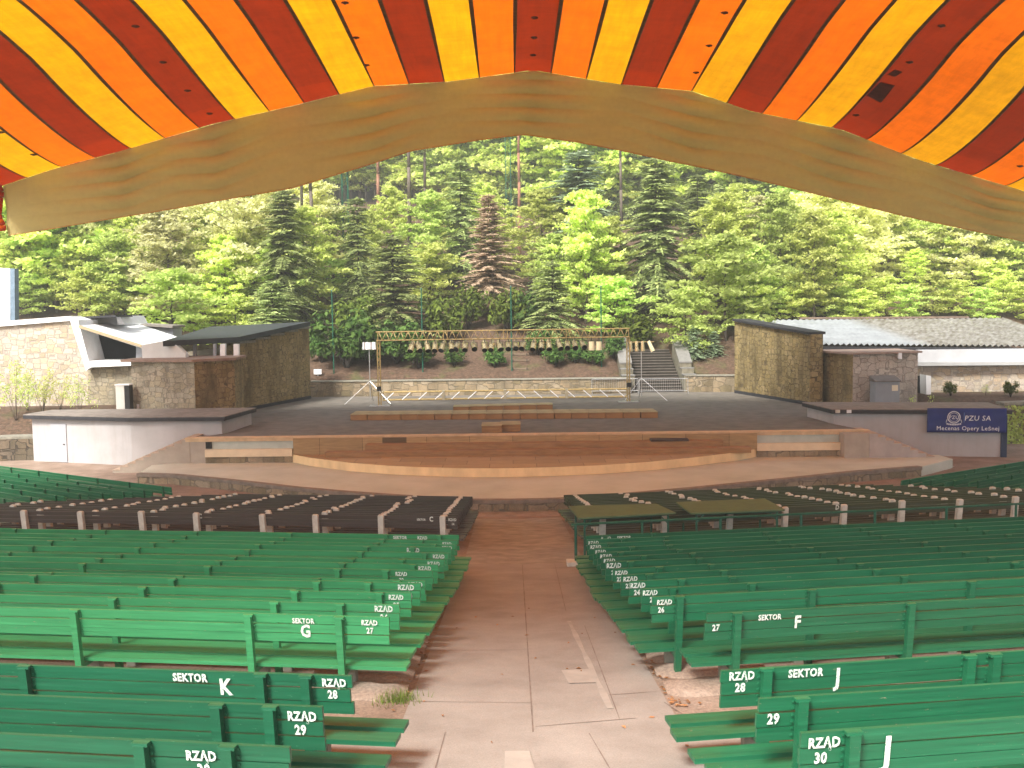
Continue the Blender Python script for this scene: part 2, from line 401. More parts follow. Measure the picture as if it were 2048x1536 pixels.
# slab joints: thin dark lines laid as sheets on the concrete
jb = MB()
def joint(x0, y0, x1, y1, wd=.016):
    n = max(2, int(math.hypot(x1 - x0, y1 - y0) / .5)); d = Vector((x1 - x0, y1 - y0)).normalized(); nn = Vector((-d.y, d.x)) * wd / 2
    for k in range(n):
        a = Vector((x0 + (x1 - x0) * k / n, y0 + (y1 - y0) * k / n)); c = Vector((x0 + (x1 - x0) * (k + 1) / n, y0 + (y1 - y0) * (k + 1) / n))
        j1, j2 = R.uniform(.5, 1.2), R.uniform(.5, 1.2)
        def P(v): return (v.x, v.y, 4.98 - .129 * (v.y - .13 * abs(v.x - .2)) + .017)
        jb.face([P(a - nn * j1), P(a + nn * j1), P(c + nn * j2), P(c - nn * j2)])
joint(.19, 24.0, .17, 10.2); joint(.98, 24, .9, 17.4, .01); joint(1.13, 16, 1.12, 10.6, .012)
joint(-1.2, 14.2, .18, 14.25, .012); joint(-1.24, 11.4, .17, 11.35, .014); joint(.2, 10.4, 1.3, 10.6, .014); joint(1.1, 11.6, 1.72, 11.7, .014)
joint(-1.2, 18.6, .18, 18.6, .01); joint(.2, 15.6, 1.7, 15.7, .008); joint(.2, 20.6, 1.7, 20.7, .008); joint(-.75, 10.2, -.78, 8, .012); joint(.75, 10.1, 1.0, 7.5, .012); joint(1.7, 11.2, 1.95, 10.2, .014); joint(-1.2, 21.9, .18, 22, .008)
JOINT = plain('joint dirt', (.17, .135, .115), .95, .3, 4)
tag(jb.build('pavement_joints', JOINT), kind='structure')
pb = MB(); q = [atg(995, 1490), atg(1050, 1536), atg(993, 1536), atg(1033, 1490)]
pb.face([(x, y, 4.98 - .129 * (y - .13 * abs(x - .2)) + .022) for x, y in ((-.12, 9.55), (.12, 9.55), (.22, 8.3), (-.12, 8.3))])
pb.face([(x, y, 4.98 - .129 * (y - .13 * abs(x - .2)) + .022) for x, y in ((.6, 12.9), (1.0, 12.95), (1.02, 12.2), (.66, 12.2))])
for k in range(9):
    y0, y1 = 11.0 + k * .6, 11.6 + k * .6; w0, w1 = .035 + .012 * math.sin(k * 2.1), .035 + .012 * math.sin(k * 2.1 + 2.1); q0, q1 = 1.06 - .03 * (y0 - 11), 1.06 - .03 * (y1 - 11)
    pb.face([(x, y, 4.98 - .129 * (y - .13 * abs(x - .2)) + .02) for x, y in ((q0 - w0, y0), (q0 + w0, y0), (q1 + w1, y1), (q1 - w1, y1))])
tag(pb.build('pavement_patch', plain('patch cement', (.325, .30, .27), .9, .12, 3)), kind='structure')

# ------------------------------------------------------------------ benches
LEAN = rad(8)
def bench(name, label, cat, end, side, length, m_, top=1.0, seat_w=.55, boards=3, bh=.105, gap=.012, seat_h=.36, ext=.15, posts=None, rot=.13,
          postkind='wood', group=None, texts=(), zg=None, bolts=False, legm=None, cap=None):
    """end = Vector of the aisle end (ground level); side -1 goes left, +1 right."""
    z0 = zg if zg is not None else ground_z(end.x, end.y)
    t = thing(name, label, cat, (end.x, end.y, z0), math.atan(rot) * side, group)
    ta = math.tan(LEAN)
    x0, x1 = (-length, 0) if side < 0 else (0, length)
    s0, s1 = (-length, ext) if side < 0 else (-ext, length)
    cuts = [x0] + sorted(side * p for k_, p in enumerate(posts) if 1.0 < p < length - .6 and (k_ % 2 or len(posts) < 6)) + [x1]
    bk = MB(); zz = top
    for k in range(boards):
        za0, zb0 = zz - bh, zz
        for ca, cb in zip(cuts[:-1], cuts[1:]):
            jit = R.uniform(-.007, .007); jz = R.uniform(-.006, .004); ew = R.uniform(-.015, .015) if ca == x0 else .002; ew2 = R.uniform(-.015, .015) if cb == x1 else -.002
            tl = R.uniform(-.006, .006); za, zb = za0 + jz, zb0 + jz; ya, yb = -(za - seat_h) * ta, -(zb - seat_h) * ta
            bk.hexa([(ca + ew, ya + jit, za - tl), (cb + ew2, ya + jit, za + tl), (cb + ew2, ya + .035 + jit, za + tl), (ca + ew, ya + .035 + jit, za - tl),
                     (ca + ew, yb + jit, zb - tl), (cb + ew2, yb + jit, zb + tl), (cb + ew2, yb + .035 + jit, zb + tl), (ca + ew, yb + .035 + jit, zb - tl)])
        zz -= bh + gap
    back = bk.build('backrest', m_, t)
    st = MB(); pw = (seat_w - .085) / 2
    for k in range(2):
        jz = R.uniform(-.006, .006); ew = R.uniform(-.03, .03)
        st.box(s0 + ew, s1 + ew, .02 + k * (pw + .085), .02 + k * (pw + .085) + pw, seat_h - .045 + jz, seat_h + jz)
    st.build('seat', m_, t)
    # legs
    if postkind == 'wood':
        lg = MB(); yt = -(top - .01 - seat_h) * ta; hw = .04
        yb = seat_h * ta * .6
        lg.hexa([(-hw, yb - .075, -.05), (hw, yb - .075, -.05), (hw, yb - .002, -.05), (-hw, yb - .002, -.05),
                 (-hw, yt - .075, top - .012), (hw, yt - .075, top - .012), (hw, yt - .005, top - .012), (-hw, yt - .005, top - .012)])
        lg.box(-hw * 1.5, hw * 1.5, yt - .062, yt - .006, top - .02, top + .006)
        lg.box(-.03, .03, 0, seat_w * .9, seat_h - .12, seat_h - .052)
        lg.box(-.065, .065, seat_w * .5, seat_w * .5 + .1, -.1, seat_h - .12, 1)
        if bolts:
            for sx in (-.062, .062):
                for k in range(6):
                    zb_ = top - .03 - k * .058; yy = -(zb_ - seat_h) * ta
                    lg.box(sx - .008, sx + .008, yy - .014, yy + .002, zb_ - .008, zb_ + .008)
        me = lg.mesh('leg', [legm or m_, CONC2])
        for p in posts: inst('leg', me, t, (side * p, 0, 0))
    else:
        for dx, p in enumerate(posts):
            key = 'cpost%d' % (dx % 3)
            inst('post', CPOST[dx % 3], t, (side * p, R.uniform(-.01, .01), R.uniform(-.02, .02)), (0, R.uniform(-.02, .02), 0))
    for (s, off, hz, capz) in texts:
        me = text_mesh(s, capz)
        if not me.materials: me.materials.append(WHITE_T)
        o = bpy.data.objects.new('lettering', me); COL.objects.link(o); o.parent = back
        yy = -(hz - seat_h) * ta
        o.scale = (.78, 1, 1); o.location = (side * off, yy - .012, hz); o.rotation_euler = (rad(90) - LEAN * -1, 0, 0)
    return t
CPOST = []
for k in range(3):
    b = MB(); top = 1.02 + .01 * k; ta = math.tan(rad(7)); wd = .075; th = .13
    def py(z): return -(z - .36) * ta - .005
    b.hexa([(-wd, py(0) - th, -.1), (wd, py(0) - th, -.1), (wd, py(0), -.1), (-wd, py(0), -.1),
            (-wd, py(top - .03) - th, top - .03), (wd, py(top - .03) - th, top - .03), (wd, py(top - .03), top - .03), (-wd, py(top - .03), top - .03)])
    yt = py(top)
    b.hexa([(-wd, yt - th, top - .03), (wd, yt - th, top - .03), (wd, yt, top - .03), (-wd, yt, top - .03),
            (-wd * .78, yt - th + .02, top), (wd * .78, yt - th + .02, top), (wd * .78, yt - .02, top), (-wd * .78, yt - .02, top)])
    b.box(-.05, .05, .0, .46, .12, .31)
    CPOST.append(b.mesh('post', CONC))

def row_end(px, py, top=1.0, a=3.12):
    """place along the aisle-edge ray where the back top (top above the slope) lies"""
    r = ray(px, py); r = r / r.y; lo, hi = 2.0, 70.0
    d = lo
    while d < hi:
        p = EYE + r * d
        if p.z <= (4.98 - .129 * (p.y - .13 * abs(p.x - .2)) if True else 0) + top: break
        d += .01
    return Vector((p.x, p.y, p.z - top))
ORD = ['first', 'second', 'third', 'fourth', 'fifth', 'sixth', 'seventh', 'eighth', 'ninth', 'tenth', 'eleventh', 'twelfth', 'thirteenth', 'fourteenth']
def num_lbl(n): return str(n)
# rows 15 to 27, each side.  (row, px, py of the back's top at the aisle end)
LEFT = {27: (782, 1231), 26: (800, 1205), 25: (824, 1182), 24: (842, 1163), 23: (851, 1158), 22: (866, 1138), 21: (877, 1127), 20: (889, 1118), 19: (896, 1104), 18: (904, 1093), 17: (910, 1087), 16: (914, 1079), 15: (918, 1069)}
RIGHT = {27: (1408, 1224), 26: (1300, 1191), 25: (1279, 1173), 24: (1256, 1159), 23: (1241, 1147), 22: (1224, 1135), 21: (1209, 1122), 20: (1201, 1112), 19: (1194, 1104), 18: (1186, 1095), 17: (1178, 1086), 16: (1174, 1078), 15: (1170, 1070)}
def fit(rows):
    ks = sorted(k for k in rows); return ks
E27 = row_end(782, 1231); E15 = row_end(918, 1069)
T = lambda s, off, hz, c: (s, off, hz, c)
LT = {27: [T('RZĄD', .24, .905, .062), T('27', .24, .80, .07), T('SEKTOR', 1.05, .905, .062), T('G', 1.03, .735, .15)],
      26: [T('RZĄD', .19, .905, .075), T('26', .19, .78, .085)], 25: [T('RZĄD', .2, .905, .065), T('25', .2, .79, .07)],
      24: [T('RZĄD', .2, .9, .075), T('24', .16, .78, .075)], 23: [T('RZĄD', .14, .9, .07)], 22: [T('RZĄD', .5, .905, .06), T('22', .5, .80, .065)],
      21: [T('RZĄD', .22, .9, .07)], 20: [T('RZĄD', .18, .9, .07)], 19: [T('RZĄD', .16, .9, .07)], 18: [T('RZĄD', .75, .9, .08)],
      17: [T('RZĄD', .15, .9, .065)], 16: [T('RZĄD', .2, .9, .06)], 15: [T('RZĄD', .8, .9, .07), T('SEKTOR', 1.3, .9, .07)]}
RT = {27: [T('27', .12, .79, .075), T('SEKTOR', .78, .89, .065), T('F', 1.13, .77, .15)], 26: [T('RZĄD', .16, .905, .062), T('26', .12, .80, .07)],
      25: [T('RZĄD', .12, .905, .065), T('25', .16, .80, .07)], 24: [T('RZĄD', .12, .9, .07), T('24', .11, .79, .075)], 23: [T('RZĄD', .13, .9, .07), T('23', .1, .79, .07)],
      22: [T('RZĄD', .13, .9, .065), T('22', .1, .79, .07)], 21: [T('RZĄD', .14, .9, .08), T('21', .14, .78, .07)], 20: [T('RZĄD', .14, .9, .065)], 19: [T('RZĄD', .15, .9, .07)],
      18: [T('RZĄD', .13, .9, .065)], 17: [T('RZĄD', .12, .9, .07)], 16: [T('RZĄD', .12, .9, .07)], 15: [T('RZĄD', .45, .89, .07), T('SEKTOR', .85, .89, .07)]}
GL, GR = 'green bench rows left of the aisle', 'green bench rows right of the aisle'
def extra(n, side):
    return {(27, -1): ' and a white letter G', (27, 1): ' and a white letter F', (15, -1): ', nearest the dark benches', (15, 1): ', just behind the green railing'}.get((n, side), '')
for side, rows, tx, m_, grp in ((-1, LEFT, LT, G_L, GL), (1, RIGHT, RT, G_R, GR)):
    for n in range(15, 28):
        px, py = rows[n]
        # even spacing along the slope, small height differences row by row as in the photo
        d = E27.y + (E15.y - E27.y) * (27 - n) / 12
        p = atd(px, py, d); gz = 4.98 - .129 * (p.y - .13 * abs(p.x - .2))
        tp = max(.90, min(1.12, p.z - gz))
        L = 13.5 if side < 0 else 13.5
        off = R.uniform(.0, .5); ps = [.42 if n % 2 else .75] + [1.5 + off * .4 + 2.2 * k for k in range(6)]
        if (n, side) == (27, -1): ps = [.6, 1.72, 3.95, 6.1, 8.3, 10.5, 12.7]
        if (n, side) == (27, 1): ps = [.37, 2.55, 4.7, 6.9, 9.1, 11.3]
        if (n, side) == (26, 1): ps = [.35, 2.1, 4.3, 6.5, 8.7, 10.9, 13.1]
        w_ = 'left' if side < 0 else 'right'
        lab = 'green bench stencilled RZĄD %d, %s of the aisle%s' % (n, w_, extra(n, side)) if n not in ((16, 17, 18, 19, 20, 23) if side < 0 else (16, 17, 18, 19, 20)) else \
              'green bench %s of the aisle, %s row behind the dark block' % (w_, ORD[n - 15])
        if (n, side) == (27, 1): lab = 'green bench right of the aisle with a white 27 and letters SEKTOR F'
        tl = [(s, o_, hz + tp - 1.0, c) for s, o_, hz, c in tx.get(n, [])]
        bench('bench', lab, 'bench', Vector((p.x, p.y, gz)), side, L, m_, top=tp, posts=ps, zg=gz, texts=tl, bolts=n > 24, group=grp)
# the three nearest rows
N3 = {(-1, 30): ((585, 1483), [T('RZĄD', .63, .875, .07), T('30', .62, .765, .08)], [.42, 1.05, 3.2], 'green bench with white RZĄD 30, nearest left of the aisle'),
      (-1, 29): ((652, 1406), [T('RZĄD', .17, .885, .075), T('29', .19, .765, .08)], [.42, .86, 3.1], 'green bench with white RZĄD 29, second nearest left of the aisle'),
      (-1, 28): ((706, 1345), [T('RZĄD', .15, .9, .07), T('28', .17, .785, .075), T('SEKTOR', 1.5, .9, .075), T('K', 1.17, .785, .15)], [.40, .82, 3.1], 'green bench with white SEKTOR K and RZĄD 28, left of the aisle'),
      (1, 30): ((1592, 1456), [T('RZĄD', .17, .885, .075), T('30', .15, .765, .08), T('J', .65, .72, .21)], [.37, 2.6, 4.8], 'green bench with a big white J and RZĄD 30, nearest right of the aisle'),
      (1, 29): ((1508, 1391), [T('29', .13, .79, .085)], [.35, 2.6, 4.7], 'green bench marked only with a white 29, right of the aisle'),
      (1, 28): ((1438, 1333), [T('RZĄD', .18, .9, .075), T('28', .17, .785, .08), T('SEKTOR', .78, .89, .075), T('J', 1.09, .79, .16)], [.4, 2.35, 2.6, 4.8], 'green bench with white SEKTOR J and RZĄD 28, right of the aisle')}
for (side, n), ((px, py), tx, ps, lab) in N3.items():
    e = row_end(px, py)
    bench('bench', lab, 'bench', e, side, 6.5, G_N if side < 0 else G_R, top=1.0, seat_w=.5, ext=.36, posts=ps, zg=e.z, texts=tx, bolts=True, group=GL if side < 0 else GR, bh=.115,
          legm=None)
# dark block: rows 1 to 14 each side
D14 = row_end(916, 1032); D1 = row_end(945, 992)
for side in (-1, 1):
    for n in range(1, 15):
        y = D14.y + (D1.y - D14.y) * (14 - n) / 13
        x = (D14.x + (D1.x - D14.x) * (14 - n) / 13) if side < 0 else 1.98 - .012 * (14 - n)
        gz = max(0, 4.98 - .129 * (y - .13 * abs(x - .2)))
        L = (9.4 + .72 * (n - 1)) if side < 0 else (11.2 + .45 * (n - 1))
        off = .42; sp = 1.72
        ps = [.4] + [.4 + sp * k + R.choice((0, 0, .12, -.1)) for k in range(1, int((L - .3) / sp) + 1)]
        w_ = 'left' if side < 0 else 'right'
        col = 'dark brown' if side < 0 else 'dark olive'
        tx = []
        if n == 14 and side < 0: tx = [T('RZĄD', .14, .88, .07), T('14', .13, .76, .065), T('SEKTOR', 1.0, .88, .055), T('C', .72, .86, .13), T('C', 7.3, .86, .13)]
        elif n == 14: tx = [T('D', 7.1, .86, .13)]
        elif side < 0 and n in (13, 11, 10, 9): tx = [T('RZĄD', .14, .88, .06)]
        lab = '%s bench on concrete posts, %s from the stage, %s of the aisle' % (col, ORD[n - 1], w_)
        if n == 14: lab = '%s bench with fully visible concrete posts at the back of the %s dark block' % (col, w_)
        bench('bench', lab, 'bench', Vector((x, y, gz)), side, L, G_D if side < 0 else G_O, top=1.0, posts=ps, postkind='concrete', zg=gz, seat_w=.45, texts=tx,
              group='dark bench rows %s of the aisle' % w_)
# green side sectors, turned towards the stage
def side_rows(fr, fl, br, count, side, m_, Lf):
    for k in range(count):
        t_ = k / 7
        e = fr.lerp(br, t_); d = (fl - fr); ang = d.y / abs(d.x)
        gz = ground_z(e.x, e.y)
        lab = 'green bench in the far %s side block, %s row from the stage' % ('left' if side < 0 else 'right', ORD[k])
        bench('bench', lab, 'bench', Vector((e.x, e.y, gz)), side, Lf, m_, top=.95, posts=[.5 + 2.2 * i for i in range(6)], rot=ang, zg=gz, group='green benches of the %s side block' % ('left' if side < 0 else 'right'))
fr = atz(345, 974, .95); fl = atz(0, 931, .95); br = atz(30, 997, 1.85)
side_rows(fr, fl, br, 8, -1, G_S, 13)
fr = atz(1800, 962, .95); fl = atz(2060, 921, .95); br = fr + Vector((3.4, -6.6, 0))
side_rows(fr, fl, br, 7, 1, G_S, 13)

# ------------------------------------------------------------------ tables and railing behind the right dark block
def table(px0, label):
    # corner pixels far-left, far-right, near-right, near-left
    fl_, fr_, nr_, nl_ = px0
    zt = ground_z(2, 25.0) + .98
    P = [atz(x, y, zt) for x, y in (nl_, nr_, fr_, fl_)]
    c = sum(P, Vector()) / 4
    t = thing('table', label, 'table', (c.x, c.y, ground_z(c.x, c.y)), 0, 'green trestle tables behind the dark benches')
    L = [p - Vector(t.location) for p in P]
    MB().slab([(p.x, p.y, p.z - .04) for p in L], (0, 0, .04)).build('tabletop', FIELD, t, fix=True)
    for a in (0, 1, 2, 3):
        p = L[a] * .86; p.z = 0
        b = MB(); b.tube((p.x, p.y, -.05), (p.x, p.y, L[a].z - .045), .028); b.tube((p.x, p.y, L[a].z - .3), (p.x * .8, p.y, L[a].z - .05), .018)
        b.build('leg', GMET, t)
    b = MB()
    for a, c2 in ((0, 3), (1, 2), (0, 1)):
        p, q = L[a] * .86, L[c2] * .86; z = L[a].z - .07; b.tube((p.x, p.y, z), (q.x, q.y, z), .025)
    b.build('frame', GMET, t)
table(((1137, 1012), (1312, 1007), (1352, 1025), (1157, 1036)), 'moss green trestle table beside the aisle, behind the olive benches')
table(((1352, 1004), (1530, 997), (1570, 1019), (1382, 1026)), 'moss green trestle table farther from the aisle, behind the olive benches')
ra, rb = atd(1143, 1049, 23.6), atd(2075, 1006, 25.9)
g0 = ground_z(ra.x, ra.y)
t = thing('railing', 'long green tube railing in front of the right block of green benches', 'railing', (ra.x, ra.y, g0))
b = MB(); v0 = Vector((0, 0, ra.z - g0)); v1 = rb - Vector((ra.x, ra.y, g0)); b.tube(v0, v1, .032); b.build('handrail', GMET, t)
for k in range(7):
    f = [.008, .14, .30, .47, .63, .79, .95][k]; p = v0.lerp(v1, f); w_ = Vector((ra.x, ra.y, g0)) + p
    MB().tube((p.x, p.y, ground_z(w_.x, w_.y) - g0 - .05), (p.x, p.y, p.z), .035).build('post', GMET, t)
MB().box(-.12, .55, -.18, .18, -.15, .13).build('concrete_foot', CONC, t)

# worn earth steps between the rows at the aisle ends
es = MB()
for n in range(15, 28):
    for sd in (-1, 1):
        y = E27.y + (E15.y - E27.y) * (27 - n) / 12 + .12
        xa, xb = (-1.32, -2.6) if sd < 0 else (1.80, 3.2)
        P_s = []
        for k in range(9):
            x = xa + (xb - xa) * k / 8; ed = .05 * math.sin(k * 1.7 + n) + (.0 if k else .07)
            for dy, dz in ((-.34 + ed, -.02), (-.25 + ed, .07), (.12 + ed, .10), (.26 + ed, .06), (.33 + ed, -.05)):
                yy_ = y + dy; P_s.append((x, yy_, 4.98 - .129 * (y - .13 * abs(x - .2)) + dz * (1 if k else .3)))
        i0 = len(es.v); es.v += P_s
        for k in range(8):
            for q in range(4): a = i0 + k * 5 + q; es.f.append((a, a + 1, a + 6, a + 5)); es.m.append(0)
tag(es.build('ground_steps', GRND, smooth=True, fix=True), kind='structure')
# fallen leaves and grass at the bench ends
b = MB()
for k in range(300):
    if k < 270:
        y = 11 + R.random() ** 1.2 * 9; x = 1.76 + abs(R.gauss(.04, .12))
        if R.random() < .25: x = -1.27 - abs(R.gauss(.03, .12))
    else: x, y = R.uniform(-1.2, 1.8), R.uniform(8.5, 19)
    z = 4.98 - .129 * (y - .13 * abs(x - .2)) + .02; a = R.uniform(0, 6.28); s = R.uniform(.018, .042)
    dx, dy = math.cos(a) * s, math.sin(a) * s; h = R.uniform(0, .02)
    b.face([(x - dx, y - dy, z), (x + dy * .6, y - dx * .6, z + h), (x + dx, y + dy, z + .004), (x - dy * .6, y + dx * .6, z + h)])
tag(b.build('fallen_leaves', leafmat('dry leaves', (.14, .07, .03), (.36, .19, .08), .1)), 'dry orange brown leaves gathered at the bench ends along the aisle', 'leaves', kind='stuff')
b = MB()
for k in range(340):
    x = -1.42 + R.gauss(0, .12); y = 11.5 + R.gauss(0, .12); z = 4.98 - .129 * (y - .13 * abs(x - .2)); a = R.uniform(0, 6.28); h = R.uniform(.04, .15)
    lx, ly = R.uniform(-.05, .05), R.uniform(-.05, .05); dx, dy = math.cos(a) * .005, math.sin(a) * .005
    b.face([(x - dx, y - dy, z), (x + dx, y + dy, z), (x + lx, y + ly, z + h)])
tag(b.build('grass', leafmat('grass blades', (.08, .13, .02), (.17, .23, .05), .3)), 'small tuft of grass at the left aisle edge by row 28', 'grass', kind='stuff')

# ------------------------------------------------------------------ canopy
DE = 56.0; KS = DE / 44
EDGE_T = [(-420, 545), (-200, 455), (0, 373), (112, 336), (235, 304), (425, 248), (600, 208), (745, 172), (900, 163), (1065, 140), (1235, 168), (1385, 182), (1500, 222), (1680, 258), (1835, 319), (1990, 365), (2048, 382), (2250, 455), (2480, 545)]
EDGE_B = [(-420, 600), (-200, 525), (0, 474), (300, 425), (585, 376), (720, 335), (825, 301), (950, 281), (1050, 269), (1150, 283), (1250, 303), (1400, 334), (1560, 370), (1800, 430), (2048, 483), (2250, 530), (2480, 600)]
def line_z(tab, D):
    P = [atd(x, y, D) for x, y in tab]; X = [p.x for p in P]; Z = [p.z for p in P]
    def f(x):
        if x <= X[0]: return Z[0]
        for i in range(len(X) - 1):
            if x <= X[i + 1]:
                u = (x - X[i]) / (X[i + 1] - X[i]); return Z[i] + (Z[i + 1] - Z[i]) * u
        return Z[-1]
    return f
zt, zb = line_z(EDGE_T, DE), line_z(EDGE_B, DE + .35)
def can_z(x, y):
    # eased where the slope from the front edge meets the flat part
    t = (DE - y) / (11 * KS)
    if t < .55: return can_raw(x, y)
    w_ = min(.3, t - .55) * 11 * KS
    return sum(can_raw(x, y + w_ * k / 3) for k in range(-3, 4)) / 7
def can_raw(x, y):
    t = (DE - y) / (11 * KS); z33 = ZC + 10.6 * KS - .0042 / KS * x * x; z0 = zt(x)
    if t <= 1:
        k = 1 + min(.6, max(0, (abs(x) / KS - 9) / 14)); return z0 + (z33 - z0) * t ** k
    return z33 + .4 * (1 - math.exp(-(t - 1) * .8))
c0 = atd(1029, 145, DE).x; c1 = atd(1102, 145, DE).x; sw = 70.3 / F * DE * .98
bounds = [c0 - sw * k for k in range(15, 0, -1)] + [c0] + [c1 + sw * k for k in range(0, 16)]
# colours: red in the middle, orange, yellow, red ... outwards both ways
canopy = thing('canopy', 'yellow, orange and red striped canvas roof over the audience', 'canopy', (0, 25, 0))
ci = 15
fab = MB(); seam = MB()
yy = [DE - .4 * i for i in range(11)] + [DE - 4 - 1.05 * i for i in range(1, 20)] + [DE - 25.2 - 4 * i for i in range(0, 9)]
YEND = yy[-1]
for k in range(len(bounds) - 1):
    o_ = abs(k - ci); mi = [2, 1, 0][o_ % 3]
    n = 3
    for j in range(len(yy) - 1):
        for i in range(n):
            xa = bounds[k] + (bounds[k + 1] - bounds[k]) * i / n; xb = bounds[k] + (bounds[k + 1] - bounds[k]) * (i + 1) / n
            fab.face([(xa, yy[j] - 25, can_z(xa, yy[j])), (xb, yy[j] - 25, can_z(xb, yy[j])), (xb, yy[j + 1] - 25, can_z(xb, yy[j + 1])), (xa, yy[j + 1] - 25, can_z(xa, yy[j + 1]))], 3 if mi == 2 and j < 6 else mi)
for x in bounds:
    for j in range(len(yy) - 1):
        def hw(y): return .035 + .06 * min(1, (DE - y) / 8)
        ya, yb = yy[j], yy[j + 1]; p, q = hw(ya), hw(yb)
        seam.face([(x - p, ya - 25, can_z(x - p, ya) - .02), (x + p, ya - 25, can_z(x + p, ya) - .02), (x + q, yb - 25, can_z(x + q, yb) - .02), (x - q, yb - 25, can_z(x - q, yb) - .02)])
import bmesh
fo = fab.build('fabric', [C_Y, C_O, C_R, C_R2], canopy)
bm = bmesh.new(); bm.from_mesh(fo.data); bmesh.ops.remove_doubles(bm, verts=bm.verts, dist=.001); bm.to_mesh(fo.data); bm.free()
fo.data.polygons.foreach_set('use_smooth', [True] * len(fo.data.polygons))
seam.build('seams', SEAM, canopy)
FIXM = plain('stained fixing', (.10, .045, .025), .9, .3, 4)
# dark fixings on some stripes, and square patches
for (px, py) in ((271, 50), (326, 122), (375, 179), (419, 225), (690, 3), (712, 73), (733, 128), (1069, 33), (1068, 73), (1066, 108), (1449, 23), (1418, 89), (1392, 143), (1883, 49), (1819, 122), (1712, 228), (67, 307), (2040, 330), (2, 262)):
    r = ray(px, py)
    # walk from the edge inwards
    d = DE - .1
    while d > 30:
        p = EYE + r * (d / r.y)
        if p.z <= can_z(p.x, p.y): break
        d -= .02
    b = MB(); b.tube((p.x, p.y - 25, p.z - .12), (p.x, p.y - 25, p.z - .03), .06, 8, .15); b.tube((p.x - .16, p.y - 25, p.z - .05), (p.x + .16, p.y - 25, p.z - .07), .035, 6)
    b.build('fixing', FIXM, canopy, fix=True)
for quad in (((1733, 190), (1760, 163), (1790, 170), (1762, 205)), ((1775, 148), (1790, 138), (1805, 143), (1790, 153))):
    pts = []
    for px, py in quad:
        r = ray(px, py); d = DE - .1
        while d > 30:
            p = EYE + r * (d / r.y)
            if p.z <= can_z(p.x, p.y): break
            d -= .02
        pts.append((p.x, p.y - 25, p.z - .03))
    b = MB(); b.slab(pts, (0, 0, .012)); b.build('patch', plain('dark canvas patch', (.12, .025, .012), .9, .3, 3), canopy)
# valance
KINK = [atd(x, 200, DE).x for x in (235, 425, 745, 1065, 1385, 1680, 1990)]
va = MB(); nxv, nzv = 300, 48; XA, XB = atd(8, 400, DE).x, atd(2330, 400, DE).x
vid = []
for i in range(nxv + 1):
    x = XA + (XB - XA) * i / nxv
    for j in range(nzv + 1):
        v = j / nzv; z = zt(x) - .02 + (zb(x) - zt(x) + .02) * v
        f = 0
        for q, kx in enumerate(KINK):
            a_ = abs(x - kx) / 2.8
            f += .5 * math.exp(-a_ * 1.6) * (abs(math.sin(math.pi * (v * 4.6 + .42 * a_ * (1 + .2 * math.sin(q * 2.1)) + .13 * q))) ** .55 - .5) * math.sin(math.pi * min(1, v * 1.02)) ** .5
            f += .12 * math.exp(-a_ * 1.5) * v * (1 - v) * 1.6
        f += .05 * math.sin(x * .9 + 2 * v) * v
        xx = x + .12 * math.sin(v * 9 + x) * .3
        va.v.append((xx, DE + .35 * v - f - 25, z))
for i in range(nxv):
    for j in range(nzv):
        a = i * (nzv + 1) + j; va.f.append((a, a + 1, a + nzv + 2, a + nzv + 1)); va.m.append(0)
vo = va.build('valance', C_V, canopy, smooth=True)
mo = vo.modifiers.new('thick', 'SOLIDIFY'); mo.thickness = .012
# rope hem at the lower edge and the rolled end on the left
hb = MB()
for i in range(0, nxv, 2):
    a = Vector(va.v[i * (nzv + 1) + nzv]); c = Vector(va.v[min(nxv, i + 2) * (nzv + 1) + nzv]); hb.tube(a, c, .028, 5)
hb.build('hem', plain('hem cloth', (.62, .40, .14), .9, .15, 4), canopy, smooth=True)
rl = MB(); a = atd(2, 372, DE - .2) - Vector((0, 25, 0)); c = atd(8, 462, DE + .1) - Vector((0, 25, 0))
for k in range(8): 
    p, q = a.lerp(c, k / 8), a.lerp(c, (k + 1) / 8); rl.tube(p + Vector((-.22 + .1 * math.sin(k), 0, 0)), q + Vector((-.22 + .1 * math.sin(k + 1), 0, 0)), .24 + .03 * math.sin(k * 2), 10, .24 + .03 * math.sin(k * 2 + 2))
rl.build('rolled_canvas', C_O, canopy, smooth=True)

# ------------------------------------------------------------------ stage
ZS, ZA, ZP = 1.7, .45, .85
def xy(p): return (p.x, p.y)
fl0, fl1 = atz(372, 878, ZS), atz(1738, 862, ZS)
stage = thing('stage', 'wide grey stage floor with a timber front edge under the forest', 'stage', (0, 53, 0))
S = lambda p: (p[0], p[1] - 53)
poly = [S(xy(fl0)), S(xy(fl1)), S((fl1.x - .1, fl1.y + .35)), S((17.3, 54.3)), S((17.3, 58)), S((23, 58.4)), S((26, 77.1)), S((-25, 77.1)), S((-23, 58.4)), S((-15.1, 58)), S((-15.4, 53.5)), S((fl0.x + .1, fl0.y + .3))]
MB().prism(poly, 0, ZS).build('floor', ASPH, stage)
d_ = (fl1 - fl0).normalized(); nrm = Vector((d_.y, -d_.x, 0))
def along(px, z=ZS, out=0.0):
    # point on the stage front line below photo column px
    r = ray(px, 870); den = r.x * d_.y - r.y * d_.x
    s = ((fl0.x - EYE.x) * d_.y - (fl0.y - EYE.y) * d_.x) / den
    p = EYE + r * s; return Vector((p.x, p.y, z)) + nrm * out
def fbox(mb, pa, pb, o0, o1, z0, z1, mi=0):
    a, b = along(pa), along(pb)
    pl = [S(xy(a + nrm * o0)), S(xy(a + nrm * o1)), S(xy(b + nrm * o1)), S(xy(b + nrm * o0))]
    mb.prism(pl, z0, z1, mi); return mb
fbox(MB(), 372, 1738, -.35, .18, ZS + .004, ZS + .07).build('edge_board', WOODT, stage)
